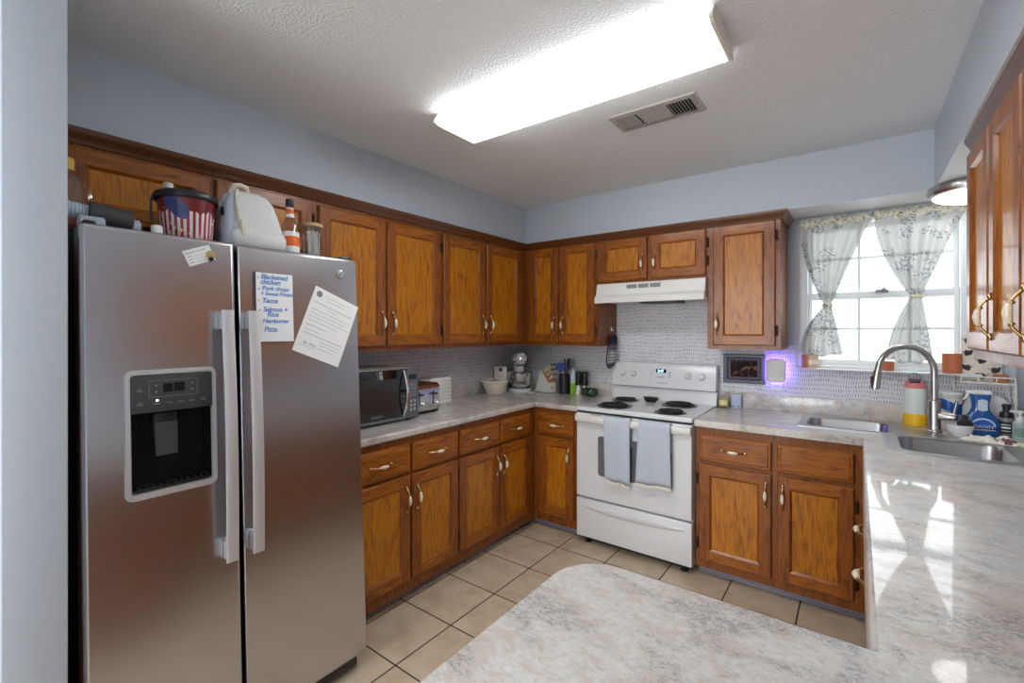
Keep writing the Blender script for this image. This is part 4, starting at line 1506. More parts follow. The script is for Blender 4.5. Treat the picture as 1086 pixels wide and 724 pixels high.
vt = thing('ceiling_vent', 'rectangular metal air vent in the ceiling beside the fluorescent fixture', 'vent', (1.767, -1.322, H))
M['vent_metal'] = plain('off_white_vent_metal', srgb(178, 177, 172), 0.45)
m = MB()
m.loft([[(-0.203, -0.098, 0), (0.203, -0.098, 0), (0.203, 0.098, 0), (-0.203, 0.098, 0)],
        [(-0.197, -0.092, -0.007), (0.197, -0.092, -0.007), (0.197, 0.092, -0.007), (-0.197, 0.092, -0.007)],
        [(-0.172, -0.066, -0.009), (0.172, -0.066, -0.009), (0.172, 0.066, -0.009), (-0.172, 0.066, -0.009)]], 0, False, False)
m.build('vent_frame', 'vent_metal', vt, smooth=None)
MB().box(-0.172, 0.172, -0.066, 0.066, -0.0015, -0.0005).build('duct_opening', 'black_matt', vt)
for x0_ in (-0.165, 0.072):
    m = MB()
    for i in range(7):
        xx = x0_ + i * 0.0135
        tl = 0.007 if x0_ > 0 else -0.0075
        m.add([(xx, -0.062, -0.002), (xx + 0.0015, -0.062, -0.002), (xx + 0.0015 + tl, -0.062, -0.0095), (xx + tl, -0.062, -0.0095),
               (xx, 0.062, -0.002), (xx + 0.0015, 0.062, -0.002), (xx + 0.0015 + tl, 0.062, -0.0095), (xx + tl, 0.062, -0.0095)],
              [(0, 1, 2, 3), (4, 5, 6, 7), (0, 1, 5, 4), (2, 3, 7, 6), (1, 2, 6, 5), (0, 3, 7, 4)])
    m.build('end_louvre', 'vent_metal', vt, smooth=None)
m = MB()
for i in range(5):
    yy = -0.06 + i * 0.026
    m.add([(-0.062, yy, -0.003), (0.062, yy, -0.003), (0.062, yy + 0.016, -0.0085), (-0.062, yy + 0.016, -0.0085)], [(0, 1, 2, 3)])
m.box(-0.068, -0.062, -0.064, 0.064, -0.0095, -0.002).box(0.062, 0.068, -0.064, 0.064, -0.0095, -0.002)
m.build('middle_louvre', 'vent_metal', vt, smooth=None)
m = MB()
for s in (-1, 1):
    m.lathe([(0.004, -0.0092), (0.004, -0.0075)], (s * 0.183, 0, 0), 10)
m.build('screw', 'dark_grey', vt)

dm = thing('dome_light', 'round flush dome light with dark metal ring under the soffit by the window', 'light', (2.965, -0.33, 2.139))
MB().lathe([(0.150, 0.0), (0.168, -0.004), (0.172, -0.020), (0.165, -0.045), (0.150, -0.050), (0.148, -0.03)], (0, 0, 0), 48, 0, cap0=True, cap1=False).build('metal_ring', 'nickel', dm)
M['dome_glass'] = emitter('lit_dome_glass', (1.0, 0.98, 0.95, 1), DOME_STRENGTH)
prof = [(0.152 * math.cos(R(90 * k / 8)) + 1e-4, -0.046 - 0.040 * math.sin(R(90 * k / 8))) for k in range(9)]
MB().lathe(prof, (0, 0, 0), 40).build('glass_dome', 'dome_glass', dm)

# ------------------------------------------------------------------ curtains
rod = MB().tube([(2.222, -0.028, 2.092), (3.00, -0.028, 2.092)], 0.006, 10)
for s in (2.228, 2.994):
    rod.tube([(s, -0.028, 2.092), (s, -0.002, 2.092)], 0.006, 8)
tag(rod.build('curtain_rod', 'white_dull'), 'slim white curtain rod across the top of the kitchen window', 'rod')


def curtain(label, tl, tr_, tie, wl, bl, br, zt, zti, zb, seed):
    """tl/tr_: x of the top corners, tie: x of the knot, bl/br: bottom corners"""
    rnd = random.Random(seed)
    ph = [rnd.random() * 6.28 for _ in range(5)]
    root = thing('curtain', label, 'curtain', (0, 0, 0))
    nx, nz = 64, 54
    rows = []
    for i in range(nz + 1):
        f = i / nz
        if f < 0.62:
            q = f / 0.62
            z = zt + (zti - zt) * q
            e = q ** 1.35
            lx = tl + (tie - wl - tl) * (q ** 1.9)
            rx = tr_ + (tie + wl - tr_) * (q ** 0.92)
            amp = 0.010 + 0.010 * math.sin(math.pi * min(1, q * 1.1))
        else:
            q = (f - 0.62) / 0.38
            z = zti + (zb - zti) * q
            e = 1 - q
            s_q = math.sin(q * math.pi / 2) ** 0.9
            lx = tie - wl + (bl - tie + wl) * s_q
            rx = tie + wl + (br - tie - wl) * (q ** 0.85)
            amp = 0.010 + 0.008 * q
        row = []
        for j in range(nx + 1):
            s = j / nx
            fold = math.sin(s * 26 + ph[0] + 0.6 * math.sin(f * 4 + ph[1])) * amp + math.sin(s * 11 + ph[2]) * amp * 0.7
            if 0.55 < f < 0.70:
                fold *= 0.35 + abs(f - 0.62) * 7
            zz_ = z
            if i == nz:
                zz_ += 0.006 * math.sin(s * 18 + ph[3])
            # the middle of the cloth dips a little towards the knot
            row.append((lx + (rx - lx) * s, -0.030 - 0.012 - fold, zz_ - 0.018 * math.sin(math.pi * s) * (1 if f > 0.62 else 0) * (1 - e)))
        rows.append(row)
    n_ = nx + 1
    m_ = MB().add([p for r_ in rows for p in r_], [(a * n_ + b, a * n_ + b + 1, (a + 1) * n_ + b + 1, (a + 1) * n_ + b) for a in range(nz) for b in range(nx)])
    m_.build('cloth', 'curtain', root, smooth=180)
    # gathered heading sleeve around the rod
    loops = []
    for j in range(81):
        s = j / 80
        x = tl + (tr_ - tl) * s
        k = 0.004 * math.sin(s * 70 + ph[3]) + 0.003 * math.sin(s * 31 + ph[4])
        loops.append([(x, -0.028 + (0.017 + k * 0.6) * math.cos(R(a)), 2.094 + (0.030 + k) * math.sin(R(a))) for a in range(0, 360, 30)])
    MB().loft(loops, 0).build('gathered_heading', 'curtain_head', root, smooth=180)
    # tie
    m_ = MB()
    ring = [(tie + (wl + 0.006) * math.cos(R(a)), -0.044 + 0.026 * math.sin(R(a)), zti + 0.005 * math.sin(R(a * 2))) for a in range(0, 361, 20)]
    m_.tube(ring, 0.008, 8, 0, False)
    m_.ball((tie, -0.074, zti), 0.013, 0, 6, (1.3, 0.8, 1.0))
    m_.build('tie', 'curtain_head', root)
    return root


t = NT('cream_floral_heading')
v = t.vmath('MULTIPLY', t.obj(), (1.0, 0.4, 1.0))
n = t.noise(v, 130, 3)
n2 = t.noise(v, 40, 2)
mk = t.math('MULTIPLY', t.step(n, 0.50, 0.58), t.step(n2, 0.46, 0.56))
t.p(color=t.mix(mk, srgb(224, 220, 202) + (1,), srgb(104, 108, 92) + (1,)), rough=0.9)
M['curtain_head'] = t.m
curtain('left sheer floral curtain tied at the middle, beside the oak wall cabinet', 2.232, 2.583, 2.372, 0.017, 2.225, 2.448, 2.085, 1.585, 1.295, 4)
curtain('right sheer floral curtain tied at the middle, behind the faucet', 2.596, 2.982, 2.778, 0.022, 2.650, 2.850, 2.085, 1.622, 1.268, 9)

# pots on the sill
SZ = 1.2055


def pot(label, x, y, r, h, z=SZ, mats=('terracotta', 'soil'), taper=0.86):
    o_ = thing('flower_pot', label, 'pot', (x, y, z))
    MB().lathe([(r * taper, 0), (r * taper + .001, 0.001), (r, h - 0.001), (r - 0.001, h), (r - 0.006, h), (r - 0.007, h * 0.8)], (0, 0, 0), 28, 0).build('pot_body', mats[0], o_)
    MB().lathe([(r - 0.0075, h * 0.78), (r * 0.5, h * 0.82), (0.0005, h * 0.83)], (0, 0, 0), 24, 0, cap0=False).build('soil', 'soil', o_)
    return o_


M['soil'] = plain('dark_soil', (0.03, 0.02, 0.014), 0.95)
t = NT('cream_and_terracotta_glaze')
x, y, z = t.xyz(t.obj())[:3]
a_ = t.step(t.math('ADD', x, t.math('MULTIPLY', t.noise(t.obj(), 20, 1), 0.02)), -0.004, 0.012)
b_ = t.step(t.math('ABSOLUTE', t.math('SUBTRACT', z, 0.036)), 0.010, 0.018)
t.p(color=t.mix(t.math('MULTIPLY', a_, t.math('SUBTRACT', 1.0, t.math('MULTIPLY', b_, 0.5))), srgb(190, 120, 92) + (1,), srgb(238, 226, 204) + (1,)), rough=0.5)
M['pot_glaze'] = t.m
pot('cream and terracotta pot at the left end of the window sill', 2.282, -0.037, 0.046, 0.078, mats=('pot_glaze',), taper=0.95)
pot('smallest terracotta pot at the middle of the window sill, behind the faucet', 2.655, -0.040, 0.030, 0.052)
pot('largest terracotta pot at the right end of the window sill', 2.922, -0.037, 0.041, 0.105, taper=0.93)

# ------------------------------------------------------------------ microwave and toaster
mw = thing('microwave', 'black and silver countertop microwave beside the refrigerator', 'microwave', (0.0, 0.0, 0.0))
MY0, MY1, MZ0, MZ1, MX = -2.075, -1.582, 0.928, 1.214, 0.440
M['mw_case'] = plain('pale_grey_metal_case', srgb(178, 176, 172), 0.35, 0.3)
M['mw_silver'] = plain('silver_panel', srgb(112, 114, 120), 0.35, 0.5)
MB().box(0.085, MX - 0.022, MY0, MY1, MZ0, MZ1, bev=0.004).build('case', 'mw_case', mw)
m = MB().box(MX - 0.022, MX, MY0, -1.672, MZ0 + 0.016, MZ1, bev=0.004)
d_ = m.build('door', 'black_gloss', mw)
M['mw_glass'] = plain('dark_mesh_window', (0.03, 0.031, 0.033), 0.12, coat=0.4)
m = MB().poly(rounded_rect(MY0 + 0.06, -1.735, MZ0 + 0.055, MZ1 - 0.05, 0.012), [], MX + 0.0002, MX + 0.001, 0, T_yz)
m.build('window', 'mw_glass', d_)
text('brand_print', 'EMERSON', 0.017, 'mid_grey', d_, basis((MX + 0.0006, -1.915, MZ0 + 0.030), (0, 1, 0), (0, 0, 1)), 0.3)
m = MB().box(MX - 0.022, MX + 0.001, MY0, -1.672, MZ0, MZ0 + 0.016, bev=0.003)
m.build('lower_trim', 'mw_silver', mw)
m = MB().box(MX - 0.022, MX, -1.670, MY1, MZ0, MZ1, bev=0.004)
cp = m.build('control_panel', 'mw_silver', mw)
M['lcd_green'] = plain('dark_green_display', srgb(36, 52, 34), 0.2)
MB().box(MX, MX + 0.001, -1.655, -1.600, 1.150, 1.180).build('display', 'lcd_green', cp)
m, m2_ = MB(), MB()
for r_ in range(4):
    for c_ in range(3):
        m.box(MX, MX + 0.001, -1.656 + c_ * 0.021, -1.640 + c_ * 0.021, 1.050 + r_ * 0.021, 1.064 + r_ * 0.021)
for r_ in range(3):
    for c_ in range(2):
        m2_.lathe([(0.009, 0), (0.009, 0.0015), (0.007, 0.002)], (0, 0, 0), 14, 0, Matrix.Translation((MX, -1.641 + c_ * 0.028, 0.975 + r_ * 0.025)) @ T_x)
m.build('keypad', 'mid_grey', cp)
m2_.build('buttons', 'chrome', cp)
m = MB()
loops = []
for k in range(17):
    s = k / 16
    z = MZ0 + 0.018 + s * (MZ1 - MZ0 - 0.024)
    o_ = MX + 0.004 + 0.026 * math.sin(math.pi * s)
    yy = -1.692 + 0.008 * math.sin(math.pi * s)
    loops.append([(o_ - 0.004, yy - 0.008, z), (o_ + 0.002, yy - 0.004, z), (o_ + 0.003, yy + 0.003, z), (o_ - 0.004, yy + 0.008, z)])
m.loft(loops, 0)
m.build('handle', 'chrome', mw, smooth=60)
for yy in (MY0 + 0.05, MY1 - 0.05):
    for xx in (0.12, 0.40):
        MB().lathe([(0.014, CT1), (0.016, CT1 + 0.003), (0.013, CT1 + 0.015)], (xx, yy, 0), 14).build('foot', 'black', mw)

ts = thing('toaster', 'chrome four-slice toaster with copper top beside the microwave', 'toaster', (0.245, -1.445, CT1))
M['copper'] = plain('copper_brown_top', srgb(150, 100, 74), 0.25, 0.8)
M['toaster_steel'] = stainless('toaster_steel', False, 0.22, (0.62, 0.62, 0.64))
m = MB()
sec = [(-0.115, 0.018), (-0.118, 0.03), (-0.118, 0.150), (-0.110, 0.172), (0.110, 0.172), (0.118, 0.150), (0.118, 0.03), (0.115, 0.018)]
m.loft([[(a, y, z) for a, z in sec] for y in (-0.120, 0.112)], 0)
tb = bevel(m.build('toaster_body', 'toaster_steel', ts, smooth=30), 0.006, 3)
m = MB()
sec = [(-0.116, 0.158), (-0.111, 0.178), (-0.095, 0.186), (0.095, 0.186), (0.111, 0.178), (0.1195, 0.158)]
m.loft([[(a, y, z) for a, z in sec] for y in (-0.122, 0.114)], 0)
bevel(m.build('top_cover', 'copper', ts, smooth=30), 0.005, 3)
m = MB()
for yy in (-0.085, -0.045, 0.035, 0.075):
    m.box(-0.09, 0.08, yy - 0.008, yy + 0.008, 0.1858, 0.1872)
m.build('bread_slots', 'black', ts)
MB().box(-0.112, 0.112, -0.115, 0.107, 0.006, 0.022, bev=0.004).build('base', 'black', ts)
for yy in (-0.06, 0.055):
    MB().box(0.118, 0.1195, yy - 0.004, yy + 0.004, 0.055, 0.140).build('lever_slot', 'black', ts)
    MB().box(0.118, 0.140, yy - 0.020, yy + 0.020, 0.118, 0.130, bev=0.004).build('lever', 'black', ts)
    MB().lathe([(0.011, 0), (0.011, 0.012), (0.009, 0.014)], (0, 0, 0), 16, 0, Matrix.Translation((0.118, yy + 0.028, 0.062)) @ T_x).build('dial', 'chrome', ts)
for xx in (-0.09, 0.09):
    for yy in (-0.09, 0.085):
        MB().lathe([(0.010, 0), (0.010, 0.008)], (xx, yy, 0), 12).build('foot', 'black', ts)

o = thing('ribbed_box', 'white box with level ribs standing behind the toaster', 'box', (0.115, -1.135, CT1))
sec = []
for k in range(7):
    a = 0.004 + k * 0.026
    sec += [(0.062, a), (0.066, a + 0.004), (0.066, a + 0.016), (0.062, a + 0.022)]
m = MB()
loops = [z_of(rrect(0, 0, 2 * r_, 0.20 + 2 * (r_ - 0.062), 0.012), z) for r_, z in [(0.060, 0.0)] + sec + [(0.060, 0.188)]]
m.loft(loops, 0)
m.build('box_body', 'white_dull', o, smooth=25)

# ------------------------------------------------------------------ corner of the left worktop
o = thing('mixing_bowl', 'cream ribbed mixing bowl holding something pink, in front of the stand mixer', 'bowl', (0.150, -0.505, CT1))
M['bowl_glaze'] = plain('cream_glaze', srgb(232, 226, 208), 0.25, coat=0.3)
prof = [(0.060, 0.0), (0.064, 0.003)]
for k in range(4):
    a = k / 4
    r_ = 0.068 + 0.036 * a ** 0.8
    z = 0.010 + k * 0.022
    prof += [(r_ - 0.002, z), (r_ + 0.004, z + 0.005), (r_ + 0.005, z + 0.014), (r_ + 0.002, z + 0.020)]
prof += [(0.108, 0.100), (0.113, 0.104), (0.113, 0.116), (0.108, 0.118), (0.104, 0.112), (0.092, 0.05), (0.055, 0.012), (0.001, 0.010)]
MB().lathe(prof, (0, 0, 0), 40).build('bowl_body', 'bowl_glaze', o)
M['pink'] = plain('pink_cloth', srgb(196, 110, 118), 0.8)
o = thing('pink_pouch', 'pink item peeking over the rim of the cream mixing bowl', 'pouch', (0.150, -0.505, CT1 + 0.066))
MB().ball((0, 0, 0.028), 0.06, 0, 8, (1, 0.8, 0.47)).build('pouch_body', 'pink', o)

o = thing('white_box', 'tall slim white box with a small orange emblem, behind the cream bowl', 'box', (0.075, -0.335, CT1), R(-50))
MB().box(-0.020, 0.020, -0.054, 0.054, 0, 0.212, bev=0.004).build('box_body', 'white_dull', o)
M['brown'] = plain('brown_plastic', srgb(92, 66, 48), 0.5)
m = MB().lathe([(0.017, 0), (0.017, 0.0006)], (0, 0, 0), 18, 0, Matrix.Translation((0.0201, 0.0, 0.188)) @ T_x)
m.build('emblem', 'brown', o)
MB().lathe([(0.008, 0), (0.008, 0.0005)], (0, 0, 0), 14, 0, Matrix.Translation((0.0208, 0.0, 0.191)) @ T_x).build('emblem_centre', 'orange', o)

# stand mixer, head towards the room (local +x)
sm = thing('stand_mixer', 'white stand mixer with a steel bowl in the corner of the worktop', 'mixer', (0.178, -0.205, CT1), R(-50))
m = MB()
base = []
for z, g_ in ((0.0, 0.0), (0.006, 0.004), (0.020, 0.004), (0.028, -0.004)):
    pts = []
    for k in range(32):
        a = 2 * math.pi * k / 32
        c_, s_ = math.cos(a), math.sin(a)
        w_ = 0.100 if c_ > 0 else 0.085
        pts.append(((0.135 + g_) * c_, (w_ + g_) * s_, z))
    base.append(pts)
m.loft(base, 0)
m.build('base', 'white', sm)
m = MB()
m.loft([z_of(rrect(-0.088, 0, 0.075, 0.095, 0.03), 0.026), z_of(rrect(-0.084, 0, 0.070, 0.082, 0.03), 0.10), z_of(rrect(-0.078, 0, 0.078, 0.084, 0.03), 0.19), z_of(rrect(-0.068, 0, 0.10, 0.092, 0.03), 0.235)], 0)
m.build('pedestal', 'white', sm)
loops = []
for x_, r_, zc in ((-0.142, 0.02, 0.272), (-0.132, 0.045, 0.272), (-0.10, 0.062, 0.274), (-0.04, 0.070, 0.278), (0.03, 0.070, 0.280), (0.085, 0.064, 0.280), (0.120, 0.050, 0.278), (0.138, 0.028, 0.276)):
    loops.append([(x_, r_ * 0.95 * math.cos(2 * math.pi * k / 24), zc + r_ * 0.92 * math.sin(2 * math.pi * k / 24)) for k in range(24)])
hd_ = MB().loft(loops, 0).build('motor_head', 'white', sm)
loops = []
for x_, r_, zc in ((-0.128, 0.052, 0.272), (-0.04, 0.0712, 0.278), (0.03, 0.0712, 0.280), (0.085, 0.0655, 0.280), (0.122, 0.051, 0.278)):
    loops.append([(x_, s * r_ * 0.965 * math.cos(R(a)), zc + r_ * 0.93 * math.sin(R(a))) for s, a in ((1, -26), (1, -16))])
m = MB()
for s in (1, -1):
    lp = [[(p[0], s * p[1], p[2]) for p in l_] for l_ in loops]
    m.loft(lp, 0, False, False, closed=False)
m.loft([[(0.1225, -0.05, 0.256), (0.1225, 0.05, 0.256), (0.1225, 0.05, 0.265), (0.1225, -0.05, 0.265)], [(0.128, -0.044, 0.256), (0.128, 0.044, 0.256), (0.128, 0.044, 0.265), (0.128, -0.044, 0.265)]], 0)
m.build('trim_band', 'black', hd_)
MB().lathe([(0.016, 0), (0.018, 0.004), (0.018, 0.012), (0.010, 0.016)], (0, 0, 0), 18, 0, Matrix.Translation((0.136, 0, 0.276)) @ T_x).build('hub_cap', 'chrome', hd_)
MB().lathe([(0.030, 0.17), (0.034, 0.178), (0.034, 0.218)], (0.06, 0, 0), 20).build('beater_shaft', 'white', sm)
prof = [(0.050, 0.030), (0.052, 0.034), (0.046, 0.040), (0.062, 0.052), (0.088, 0.085), (0.101, 0.125), (0.104, 0.165), (0.107, 0.168), (0.104, 0.170), (0.100, 0.165), (0.097, 0.125), (0.083, 0.088), (0.05, 0.055), (0.001, 0.052)]
prof = [(r_ * 1.06 if z_ > 0.05 else r_, z_) for r_, z_ in prof]
bw = MB().lathe(prof, (0.055, 0, 0), 40).build('mixing_bowl', 'toaster_steel', sm)
m = MB()
for k in range(5):
    a0 = k / 5 * math.pi
    m.tube([(0.06 + 0.05 * math.cos(R(q)) * math.cos(a0), 0.05 * math.cos(R(q)) * math.sin(a0), 0.14 + 0.05 * math.sin(R(q)) * 1.0) for q in range(-90, 271, 30)], 0.0018, 5)
m.build('whisk', 'chrome', sm)
m = MB().tube([(-0.02, 0.083, 0.20), (-0.02, 0.092, 0.20)], 0.006, 8).ball((-0.02, 0.068, 0.262), 0.010, 0, 6)
m.build('speed_lever', 'black', sm)

# knife block
kb = thing('knife_block', 'white knife block with wooden top and cream-handled knives', 'knife block', (0.485, -0.165, CT1), R(-15))
# local +x is the front, profile in x,z
m = MB()
sec = [(0.0, 0.004), (0.0, 0.085), (-0.085, 0.188), (-0.095, 0.188), (-0.165, 0.004)]
m.loft([[(a, -0.046, z) for a, z in sec], [(a, 0.046, z) for a, z in sec]], 0)
bevel(m.build('block_body', 'white_dull', kb, smooth=20), 0.003, 2)
M['block_wood'] = plain('orange_wood', srgb(196, 134, 72), 0.5)
kd = Vector((-0.085, 0, 0.103)).normalized()
nn = Vector((0.103, 0, 0.085)).normalized()
T_k = basis(Vector((-0.0425, 0, 0.1365)) + nn * 0.0005, (0, 1, 0), (kd.x, 0, kd.z))
MB().box(-0.042, 0.042, -0.062, 0.062, 0, 0.003, T=T_k).build('wooden_top', 'block_wood', kb)
MB().box(-0.155, -0.008, -0.042, 0.042, 0.0, 0.004).build('base_pad', 'dark_grey', kb)
M['knife_handle'] = plain('cream_knife_handle', srgb(226, 214, 188), 0.3)
for i, (a, b, L_) in enumerate(((-0.026, 0.040, 0.105), (0.004, 0.044, 0.100), (-0.028, 0.004, 0.085), (-0.004, 0.006, 0.085), (0.022, 0.010, 0.085), (-0.020, -0.036, 0.070), (0.010, -0.034, 0.070), (0.029, 0.044, 0.095))):
    Tq = T_k @ Matrix.Translation((a, b, 0.0032))
    m = MB()
    m.loft([z_of(rrect(0, 0, 0.013, 0.018, 0.005), 0.0), z_of(rrect(0, 0.0, 0.011, 0.016, 0.005), L_ * 0.3), z_of(rrect(0, 0.0, 0.014, 0.020, 0.006), L_ * 0.75), z_of(rrect(0, 0.001, 0.012, 0.018, 0.005), L_)], 0, T=Tq)
    kf = m.build('knife', 'knife_handle', kb)
    MB().loft([z_of(rrect(0, 0, 0.0145, 0.019, 0.005), 0.0), z_of(rrect(0, 0, 0.0145, 0.019, 0.005), 0.012)], 0, T=Tq).build('bolster', 'chrome', kf)
    MB().loft([z_of(rrect(0, 0.001, 0.0125, 0.0185, 0.005), L_), z_of(rrect(0, 0.001, 0.010, 0.016, 0.004), L_ + 0.005)], 0, T=Tq).build('end_cap', 'black', kf)
MB().lathe([(0.009, 0), (0.009, 0.0006)], (0, 0, 0), 16, 0, Matrix.Translation((0.0003, 0.0, 0.045)) @ T_x).build('logo', 'grey_ink', kb)

# utensil crock and its utensils
cr = thing('utensil_crock', 'black utensil crock to the right of the knife block', 'crock', (0.572, -0.112, CT1))
MB().lathe([(0.044, 0), (0.047, 0.003), (0.047, 0.158), (0.0445, 0.160), (0.043, 0.157), (0.043, 0.008), (0.001, 0.006)], (0, 0, 0), 28).build('crock_body', 'black', cr)
M['blue'] = plain('blue_silicone', srgb(40, 78, 160), 0.5)
o = thing('spatula', 'blue slotted utensil standing in the black crock', 'utensil', (0.555, -0.125, CT1 + 0.0095))
MB().tube([(0, 0, 0), (-0.012, 0.004, 0.17)], 0.005, 8).build('handle', 'black', o)
m = MB()
m.T = Matrix.Translation((-0.014, 0.004, 0.165)) @ Matrix.Rotation(R(36), 4, 'Z')
m.loft([[(a, -0.003, z) for a, z in ((-0.008, 0), (-0.028, 0.02), (-0.032, 0.055), (-0.02, 0.078), (0.02, 0.078), (0.032, 0.055), (0.028, 0.02), (0.008, 0))],
        [(a, 0.003, z) for a, z in ((-0.008, 0), (-0.028, 0.02), (-0.032, 0.055), (-0.02, 0.078), (0.02, 0.078), (0.032, 0.055), (0.028, 0.02), (0.008, 0))]], 0)
m.build('blade', 'blue', o)
o = thing('serving_spoon', 'black long spoon leaning right in the black crock', 'utensil', (0.585, -0.105, CT1 + 0.0095))
MB().tube([(0, 0, 0), (0.020, -0.004, 0.19)], 0.005, 8).build('handle', 'black', o)
MB().ball((0.030, -0.006, 0.235), 0.05, 0, 8, (0.42, 0.2, 1.0), Matrix.Identity(4)).build('spoon_bowl', 'black', o)
o = thing('whisk', 'dark brown handled whisk standing at the back of the black crock', 'utensil', (0.565, -0.090, CT1 + 0.0095))
MB().tube([(0, 0, 0), (-0.004, 0.003, 0.215), (-0.005, 0.003, 0.275)], [0.005, 0.006, 0.009], 8).build('handle', 'brown', o)
o = thing('kitchen_shears', 'black and blue handled shears behind the blue utensil in the crock', 'utensil', (0.548, -0.100, CT1 + 0.0095))
m = MB()
for s in (-1, 1):
    m.tube([(s * 0.014 + 0.013 * math.cos(R(a)), 0, 0.20 + 0.022 * math.sin(R(a))) for a in range(0, 361, 30)], 0.004, 6, 0, False)
m.build('finger_loops', 'blue', o)
MB().tube([(0, 0, 0), (0, 0, 0.18)], 0.006, 6).build('blades', 'chrome', o)

# bottle, grinders, green jar
M['lime'] = plain('lime_green_label', srgb(140, 196, 44), 0.4)
M['bottle_white'] = plain('white_pale_plastic', srgb(206, 216, 226), 0.4)
o = thing('spray_bottle', 'slim green and white bottle between the crock and the grinders', 'bottle', (0.650, -0.105, CT1))
MB().lathe([(0.021, 0), (0.023, 0.003), (0.023, 0.092)], (0, 0, 0), 22).build('lower_label', 'lime', o)
MB().lathe([(0.023, 0.092), (0.023, 0.15), (0.017, 0.172), (0.012, 0.195), (0.008, 0.205)], (0, 0, 0), 22).build('bottle_body', 'bottle_white', o)
M['pepper'] = plain('dark_peppercorns', srgb(72, 58, 50), 0.5, mottle=0.5, scale=200)
for lab, gx_, gy_, fill in (('black topped grinder with a white base, left of the pair', 0.700, -0.105, 'white_dull'), ('black topped grinder with a dark base, right of the pair', 0.758, -0.105, 'pepper')):
    o = thing('grinder', lab, 'grinder', (gx_, gy_, CT1))
    MB().lathe([(0.021, 0), (0.0225, 0.003), (0.0225, 0.058)], (0, 0, 0), 22).build('reservoir', fill, o)
    MB().lathe([(0.0235, 0.058), (0.0235, 0.078)], (0, 0, 0), 22).build('steel_band', 'chrome', o)
    MB().lathe([(0.0235, 0.078), (0.026, 0.090), (0.026, 0.165), (0.023, 0.182), (0.016, 0.190)], (0, 0, 0), 22).build('top', 'black', o)
M['green_glass'] = plain('dark_green_glaze', srgb(26, 66, 44), 0.15, coat=0.5)
o = thing('green_bowl', 'small dark green bowl beside the range on the left worktop', 'bowl', (0.838, -0.150, CT1))
MB().lathe([(0.036, 0), (0.040, 0.003), (0.054, 0.020), (0.055, 0.045), (0.048, 0.062), (0.045, 0.062), (0.050, 0.044), (0.036, 0.010), (0.001, 0.008)], (0, 0, 0), 32).build('bowl_body', 'green_glass', o)
text('bowl_letters', 'OK', 0.026, 'grey_ink', o, basis((0.014, -0.0585, 0.020), (0.85, 0.5, 0), (0, 0, 1)), 0, 0.0004)
o = thing('garlic', 'small pale garlic clove lying in front of the stand mixer', 'garlic', (0.352, -0.300, CT1))
MB().ball((0, 0, 0.011), 0.014, 0, 6, (1.1, 0.9, 0.8)).ball((0.022, 0.006, 0.008), 0.010, 0, 6, (1.1, 0.9, 0.8)).build('clove', 'bowl_glaze', o)

# oven mitt on the cabinet side
t = NT('navy_plaid_cloth')
x, y, z = t.xyz(t.obj())[:3]
top = t.step(z, -0.075, -0.070)
lt = t.step(t.math('ABSOLUTE', t.math('SUBTRACT', z, -0.165)), 0.045, 0.05)
st = t.step(t.math('FRACT', t.math('DIVIDE', z, 0.022)), 0.45, 0.55)
base = t.mix(st, srgb(120, 126, 140) + (1,), srgb(196, 196, 192) + (1,))
base = t.mix(lt, base, srgb(92, 98, 112) + (1,))
t.p(color=t.mix(top, base, srgb(20, 24, 44) + (1,)), rough=0.9)
M['plaid'] = t.m
mt = thing('oven_mitt', 'navy and grey plaid oven mitt hanging on the wall cabinet side by the range', 'oven mitt', (0.987, -0.120, 1.40))
loops = []
for z, y0_, y1_, th_ in ((0.0, -0.028, 0.070, 0.010), (-0.012, -0.042, 0.082, 0.018), (-0.06, -0.048, 0.080, 0.020), (-0.075, -0.044, 0.072, 0.020), (-0.14, -0.060, 0.062, 0.024), (-0.20, -0.074, 0.052, 0.022), (-0.235, -0.070, 0.036, 0.014), (-0.245, -0.055, 0.015, 0.006)):
    n_ = 20
    cy_, hw = (y0_ + y1_) / 2, (y1_ - y0_) / 2
    loops.append([(0.002 + th_ * (1 + math.cos(2 * math.pi * k / n_)) * 0.5 * 1.6, cy_ + hw * math.sin(2 * math.pi * k / n_), z) for k in range(n_)])
MB().loft(loops, 0).build('mitt_body', 'plaid', mt)
m = MB()
m.tube([(0.012, -0.05, -0.07), (0.014, -0.082, -0.12), (0.014, -0.098, -0.19), (0.014, -0.088, -0.235), (0.014, -0.055, -0.252), (0.014, -0.01, -0.243), (0.014, 0.03, -0.232)], 0.006, 8)
m.build('binding', 'fridge_side', mt)
m = MB().tube([(0.004, 0.02, 0.0), (0.006, 0.02, 0.03)], 0.0025, 6)
m.build('hanging_loop', 'fridge_side', mt)
hk = MB().tube([(0.9862, -0.100, 1.445), (0.996, -0.100, 1.445), (1.001, -0.100, 1.437), (0.997, -0.100, 1.430)], 0.003, 8).box(0.9855, 0.9885, -0.109, -0.091, 1.43, 1.46, bev=0.001)
tag(hk.build('wall_hook', 'white_dull'), 'tiny white hook on the cabinet side above the oven mitt', 'hook')

